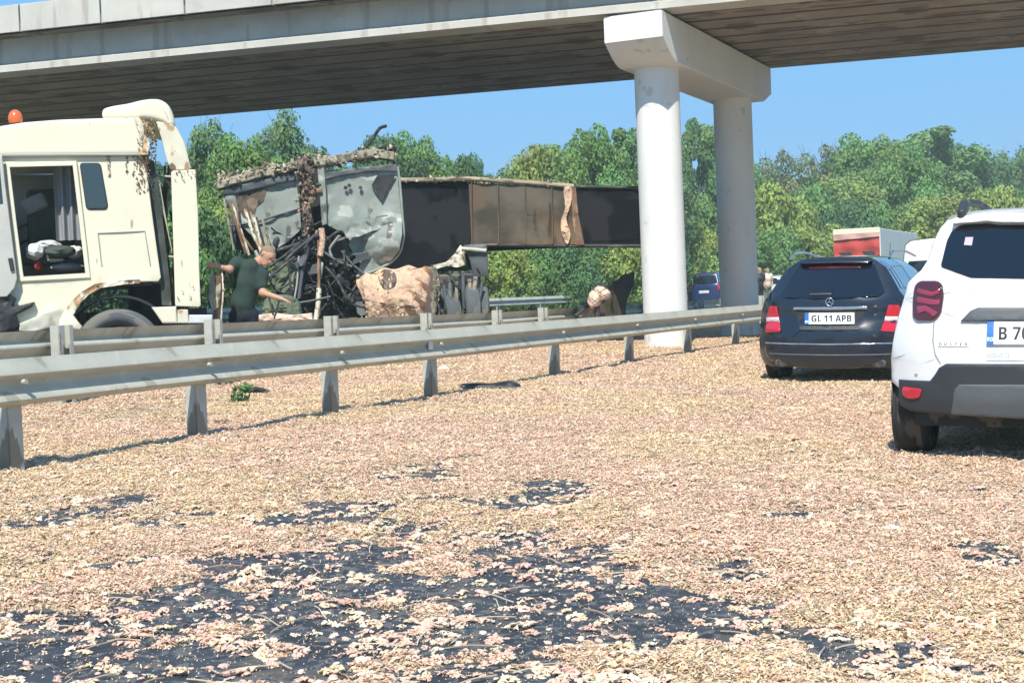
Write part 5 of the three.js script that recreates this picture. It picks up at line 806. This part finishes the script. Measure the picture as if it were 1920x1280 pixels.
function sdf(bones, k, grow = 0) { return (x, y, z) => { let d = 9; for (const b of bones) d = smin(d, b[4] !== undefined && b[4].sx ? capsule([x, y, z].map((v, i) => (v - b[0][i]) * [1, 1, b[4].sx][i] + b[0][i]), b[0], b[1], b[2] + grow, b[3] + grow) : capsule([x, y, z], b[0], b[1], b[2] + grow, b[3] + grow), k); return d; }; }
function boundsOf(bones, pad) { const mn = [9, 9, 9], mx = [-9, -9, -9]; for (const b of bones) for (const p of [b[0], b[1]]) for (let i = 0; i < 3; i++) { mn[i] = Math.min(mn[i], p[i] - pad); mx[i] = Math.max(mx[i], p[i] + pad); } return [mn, mx]; }
// J: joints; builds one continuous body with head, face, ears and fingers, then clothes over it
function person(label, pos, yaw, J, mats, o = {}) {
  const t = thing('person', label, 'person', pos, yaw), cell = o.cell || .014, L = (a, b, f) => a.map((v, i) => v + (b[i] - v) * f), body = [], hip = L(J.hipL, J.hipR, .5), sh = L(J.shL, J.shR, .5);
  body.push([hip, J.waist, .125, .125], [J.waist, J.chest, .14, .16], [J.chest, sh, .16, .105], [sh, J.neck, .075, .058], [J.neck, J.head, .056, .06], [J.chest, J.shL, .10, .075], [J.chest, J.shR, .10, .075]);
  for (const s of ['L', 'R']) { body.push([J['hip' + s], J['kn' + s], .088, .058], [J['kn' + s], J['an' + s], .056, .042], [J['an' + s], J['toe' + s], .042, .032], [J['sh' + s], J['el' + s], .056, .043], [J['el' + s], J['ha' + s], .043, .029]); }
  // head: skull, jaw, nose, ears
  const f = V(...J.face).normalize(), u0 = V(...J.head).sub(V(...J.neck)).normalize(), sd = V().crossVectors(u0, f).normalize(), u = V().crossVectors(f, sd).normalize(), at = (a, b, c) => V(...J.head).addScaledVector(f, a).addScaledVector(u, b).addScaledVector(sd, c).toArray();
  const head = [[at(-.025, .05, 0), at(.02, .045, 0), .088, .082], [at(.03, 0, 0), at(.055, -.075, 0), .066, .042], [at(.085, .015, 0), at(.108, -.018, 0), .011, .016], [at(.088, .048, -.035), at(.088, .048, .035), .014, .014], [at(.086, -.05, -.018), at(.086, -.05, .018), .010, .010], [at(-.012, .02, .082), at(-.02, -.02, .08), .018, .012], [at(-.012, .02, -.082), at(-.02, -.02, -.08), .018, .012]];
  // hands: palm, four unequal fingers in two joints, thumb from the side of the palm
  const hands = []; for (const s of ['L', 'R']) { const w = V(...J['ha' + s]), d = w.clone().sub(V(...J['el' + s])).normalize(), n = V(...(J['palm' + s] || [0, -1, 0])), sdv = V().crossVectors(d, n).normalize(), nn = V().crossVectors(sdv, d).normalize(), q = (a, b, c) => w.clone().addScaledVector(d, a).addScaledVector(sdv, b).addScaledVector(nn, c).toArray();
    for (const b of [-.028, -.009, .009, .028]) hands.push([q(.0, b * .7, 0), q(.085, b, .004), .016, .0135]);
    [[-.030, .066], [-.010, .078], [.010, .074], [.030, .056]].forEach(([b, l]) => hands.push([q(.085, b, .004), q(.085 + l * .5, b * 1.1, .018), .010, .009], [q(.085 + l * .5, b * 1.1, .018), q(.085 + l * .75, b * 1.1, .05), .009, .0075])); hands.push([q(.02, .03, .004), q(.05, .062, .02), .014, .011], [q(.05, .062, .02), q(.08, .066, .04), .011, .009]); }
  const hb = boundsOf(head, .11), geos = [];
  const all = sdf(body, .045), hd = sdf(head, .02), hn = sdf(hands, .007), bb = boundsOf([...body, ...head, ...hands], .17);
  const g = surfaceNet((x, y, z) => smin(smin(all(x, y, z), hd(x, y, z), .025), hn(x, y, z), .008), bb[0], bb[1], cell); part(t, 'body', boxUV(g), mats.skin);
  const shirtB = [[hip, J.waist, .135, .135], [J.waist, J.chest, .16, .18], [J.chest, sh, .18, .125], [sh, L(sh, J.neck, .5), .09, .075], [J.chest, J.shL, .115, .09], [J.chest, J.shR, .115, .09]];
  for (const s of ['L', 'R']) shirtB.push([J['sh' + s], L(J['sh' + s], J['el' + s], .62), .078, .070]);
  const fold = (x, y, z) => .012 * (fbm(x * 9 + 20, y * 6 + z * 7 + 20, 5, 3) - .5) * 2, ss = sdf(shirtB, .05), sb = boundsOf(shirtB, .22), sg = surfaceNet((x, y, z) => ss(x, y, z) + fold(x, y, z), sb[0], sb[1], cell); part(t, 'shirt', boxUV(sg), mats.shirt);
  const tb = [[hip, L(hip, J.waist, .5), .138, .135]]; for (const s of ['L', 'R']) tb.push([J['hip' + s], J['kn' + s], .102, .078], [J['kn' + s], L(J['kn' + s], J['an' + s], .95), .076, .068]); const ts = sdf(tb, .04), tbb = boundsOf(tb, .2); part(t, 'trousers', boxUV(surfaceNet((x, y, z) => ts(x, y, z) + fold(x, y, z), tbb[0], tbb[1], cell)), mats.trousers);
  for (const s of ['L', 'R']) { const b = [[J['an' + s], J['toe' + s], .056, .045], [L(J['an' + s], J['toe' + s], -.2), J['toe' + s], .045, .04]], q = boundsOf(b, .09), sf = sdf(b, .03), y0 = J['toe' + s][1] - .042; part(t, 'shoe', boxUV(surfaceNet((x, y, z) => Math.max(sf(x, y, z), y0 - y), q[0], q[1], cell)), M.rubber); }
  const hairB = [[at(-.03, .056, 0), at(.005, .058, 0), .092, .084], [at(-.06, .0, 0), at(-.05, .04, 0), .06, .075]], hs = sdf(hairB, .02), hbb = boundsOf(hairB, .13); part(t, 'hair', boxUV(surfaceNet((x, y, z) => { const p = V(x, y, z).sub(V(...J.head)); return Math.max(hs(x, y, z), p.dot(f) * .8 - p.dot(u) * .75 - .0 + (o.bald || 0)); }, hbb[0], hbb[1], .01)), mats.hair);
  for (const c of [-.032, .032]) part(t, 'eye', new THREE.SphereGeometry(.010, 10, 8).translate(...at(.090, .026, c)), mats.eye);
  return t;
}
{
  const F = frame(455, 18.0, 0), q = (x, y, z) => [...F.uv(x, y, z), z], g = (x, z, y = .04) => [F.uv(x, 700, z)[0], y, z];
  const J = { toeL: g(438, .14, .045), anL: g(440, -.04, .10), knL: q(441, 652, .02), hipL: q(444, 592, 0), toeR: g(486, .06, .045), anR: g(474, -.06, .10), knR: q(474, 650, .02), hipR: q(471, 590, -.02), waist: q(454, 566, 0), chest: q(466, 524, -.02), shL: q(446, 494, .04), shR: q(490, 513, .0), neck: q(485, 490, .0), head: q(499, 481, .02), face: [.62, -.62, .45], elL: q(429, 505, .24), haL: q(405, 499, .34), elR: q(492, 549, .08), haR: q(528, 560, .16), palmL: [0, 0, 1], palmR: [0, -1, 0] };
  person('man in a dark green shirt bending over beside the cab', F.pos, 0, J, { skin: M.skin, shirt: M.shirt, trousers: M.trousers, hair: M.hair, eye: M.rubber }, { bald: .02 });
}
{
  const stand = (px, Z, mats, label) => { const F = frame(px, Z, .4); const J = { toeL: [-.12, .045, .16], anL: [-.10, .10, -.02], knL: [-.10, .5, .02], hipL: [-.09, .92, 0], toeR: [.14, .045, .14], anR: [.11, .10, -.03], knR: [.10, .5, .02], hipR: [.09, .92, 0], waist: [0, 1.06, 0], chest: [0, 1.30, 0], shL: [-.19, 1.42, 0], shR: [.19, 1.42, 0], neck: [0, 1.50, 0], head: [0, 1.62, .02], face: [.1, 0, 1], elL: [-.25, 1.14, -.02], haL: [-.22, .92, .12], elR: [.25, 1.14, -.02], haR: [.14, 1.02, .2], palmL: [1, 0, 0], palmR: [-1, 0, 0] }; person(label, F.pos, F.yaw, J, mats, { cell: .02 }); };
  stand(1427, 58, { skin: M.skin, shirt: M.black, trousers: M.trousers, hair: M.hair, eye: M.rubber }, 'person in black standing just right of the far bridge column');
  stand(1442, 62, { skin: M.skin, shirt: M.clothPale, trousers: M.olive, hair: M.hair, eye: M.rubber }, 'person in a pale top beside the one in black');
}

// ---------------------------------------------------------------- pieces lying on the chips
function debris(name, label, cat, px, py, Z0, build) { const p = G(px, py), t = thing(name, label, cat, [p.x, p.y, p.z], 0); build(t, p, (x, y, d = 0) => { const r = rayOf(x, y), s = (p.z + d) / r.z; return V(r.x * s - p.x, CAM_Y + r.y * s - p.y, d); }); return t; }
debris('plastic_strip', 'long black plastic strip lying on the chips in front of the near guardrail', 'debris', 920, 734, 0, (t, p, at) => { part(t, 'strip', plate(smoothPts([at(863, 722), at(890, 719), at(925, 720), at(945, 716), at(976, 722), at(974, 735), at(950, 735), at(915, 732), at(890, 731), at(868, 727)].map(v => [v.x, v.y]), 3), .12, .3, { bevel: .01, tess: .06, disp: crumple(130, .05, 5) }), M.black); part(t, 'rib', tube([at(866, 725, .14), at(910, 725, .16), at(970, 727, .14)], .012), M.plasticGrey); });
debris('black_rag', 'crumpled black rag on the central strip below the standing man', 'rag', 480, 745, 0, (t, p, at) => { part(t, 'cloth', plate(smoothPts([at(462, 744), at(470, 727), at(488, 730), at(514, 740), at(500, 747)].map(v => [v.x, v.y]), 3), .1, .3, { tess: .05, disp: crumple(131, .08, 6) }), M.black); });
debris('weed', 'small green weed growing by the foot of a rear guardrail post', 'weed', 452, 764, 0, (t, p, at) => { srand(140); part(t, 'leaf', leafCloud([{ x: 0, y: .12, z: 0, r: .09, f: 1.2 }, { x: .05, y: .2, z: 0, r: .06 }, { x: -.05, y: .06, z: .02, r: .07 }], 110, .035, [.07, .15, .04]), leafMat); const l = []; for (let k = 0; k < 6; k++) l.push(bar(V(0, 0, 0), V(rr(-.08, .08), rr(.12, .26), rr(-.05, .05)), .004, .002, 4)); part(t, 'stem', l, M.olive); });
debris('carton', 'small dark brown block lying on the chips near a guardrail post', 'debris', 414, 803, 0, (t) => { part(t, 'block', jag(new RoundedBoxGeometry(.12, .075, .1, 2, .01), .05).translate(0, .035, 0), M.rustBar); part(t, 'strap', box(.125, .012, .104, 0, .05, 0), M.chassis); });
debris('white_scrap', 'white torn scrap of plastic behind the near guardrail post with the reflector', 'debris', 835, 697, 0, (t, p, at) => { part(t, 'scrap', plate([at(820, 690), at(832, 684), at(848, 693), at(843, 698), at(826, 697)].map(v => [v.x, v.y]), .05, .12, { bevel: .008, tess: .05, disp: crumple(133, .05, 6) }), M.whiteCloth); });
debris('dark_scrap', 'dark flat scrap lying on the central strip right of the third near post', 'debris', 668, 693, 0, (t, p, at) => { part(t, 'scrap', plate([at(648, 690), at(662, 685), at(684, 687), at(682, 694), at(654, 696)].map(v => [v.x, v.y]), .05, .14, { bevel: .008, tess: .05, disp: crumple(134, .05, 6) }), M.black); });
// bent rusty post where the man rests his hand
{
  const F = frame(408, 17.6, 0), t = thing('broken_post', 'bent rusty post wrapped in pulp beside the man in green', 'post', F.pos, F.yaw), v3 = F.v3;
  part(t, 'post', tube([V(F.uv(404, 700)[0], 0, 0), v3(405, 640, 0), v3(404, 580, .02), v3(409, 540, .05), v3(412, 516, .08)], .055, 24), M.rustBar);
  part(t, 'bent_plate', plate(F.pts([[396, 520], [412, 512], [418, 540], [412, 575], [400, 585], [394, 555]]), .10, .04, { tess: .06, disp: crumple(140, .06, 5) }), M.rimDirty); part(t, 'wire', tube([v3(416, 512, .1), v3(418, 545, .12), v3(414, 600, .1)], .012), M.creamDirty); part(t, 'wire', tube([v3(392, 560, .1), v3(398, 580, .12), v3(396, 605, .1)], .012), M.doorGrey);
}

shadows(scene);
scene.traverse(o => { if (o.isDirectionalLight) o.castShadow = true; });
renderer.render(scene, camera);
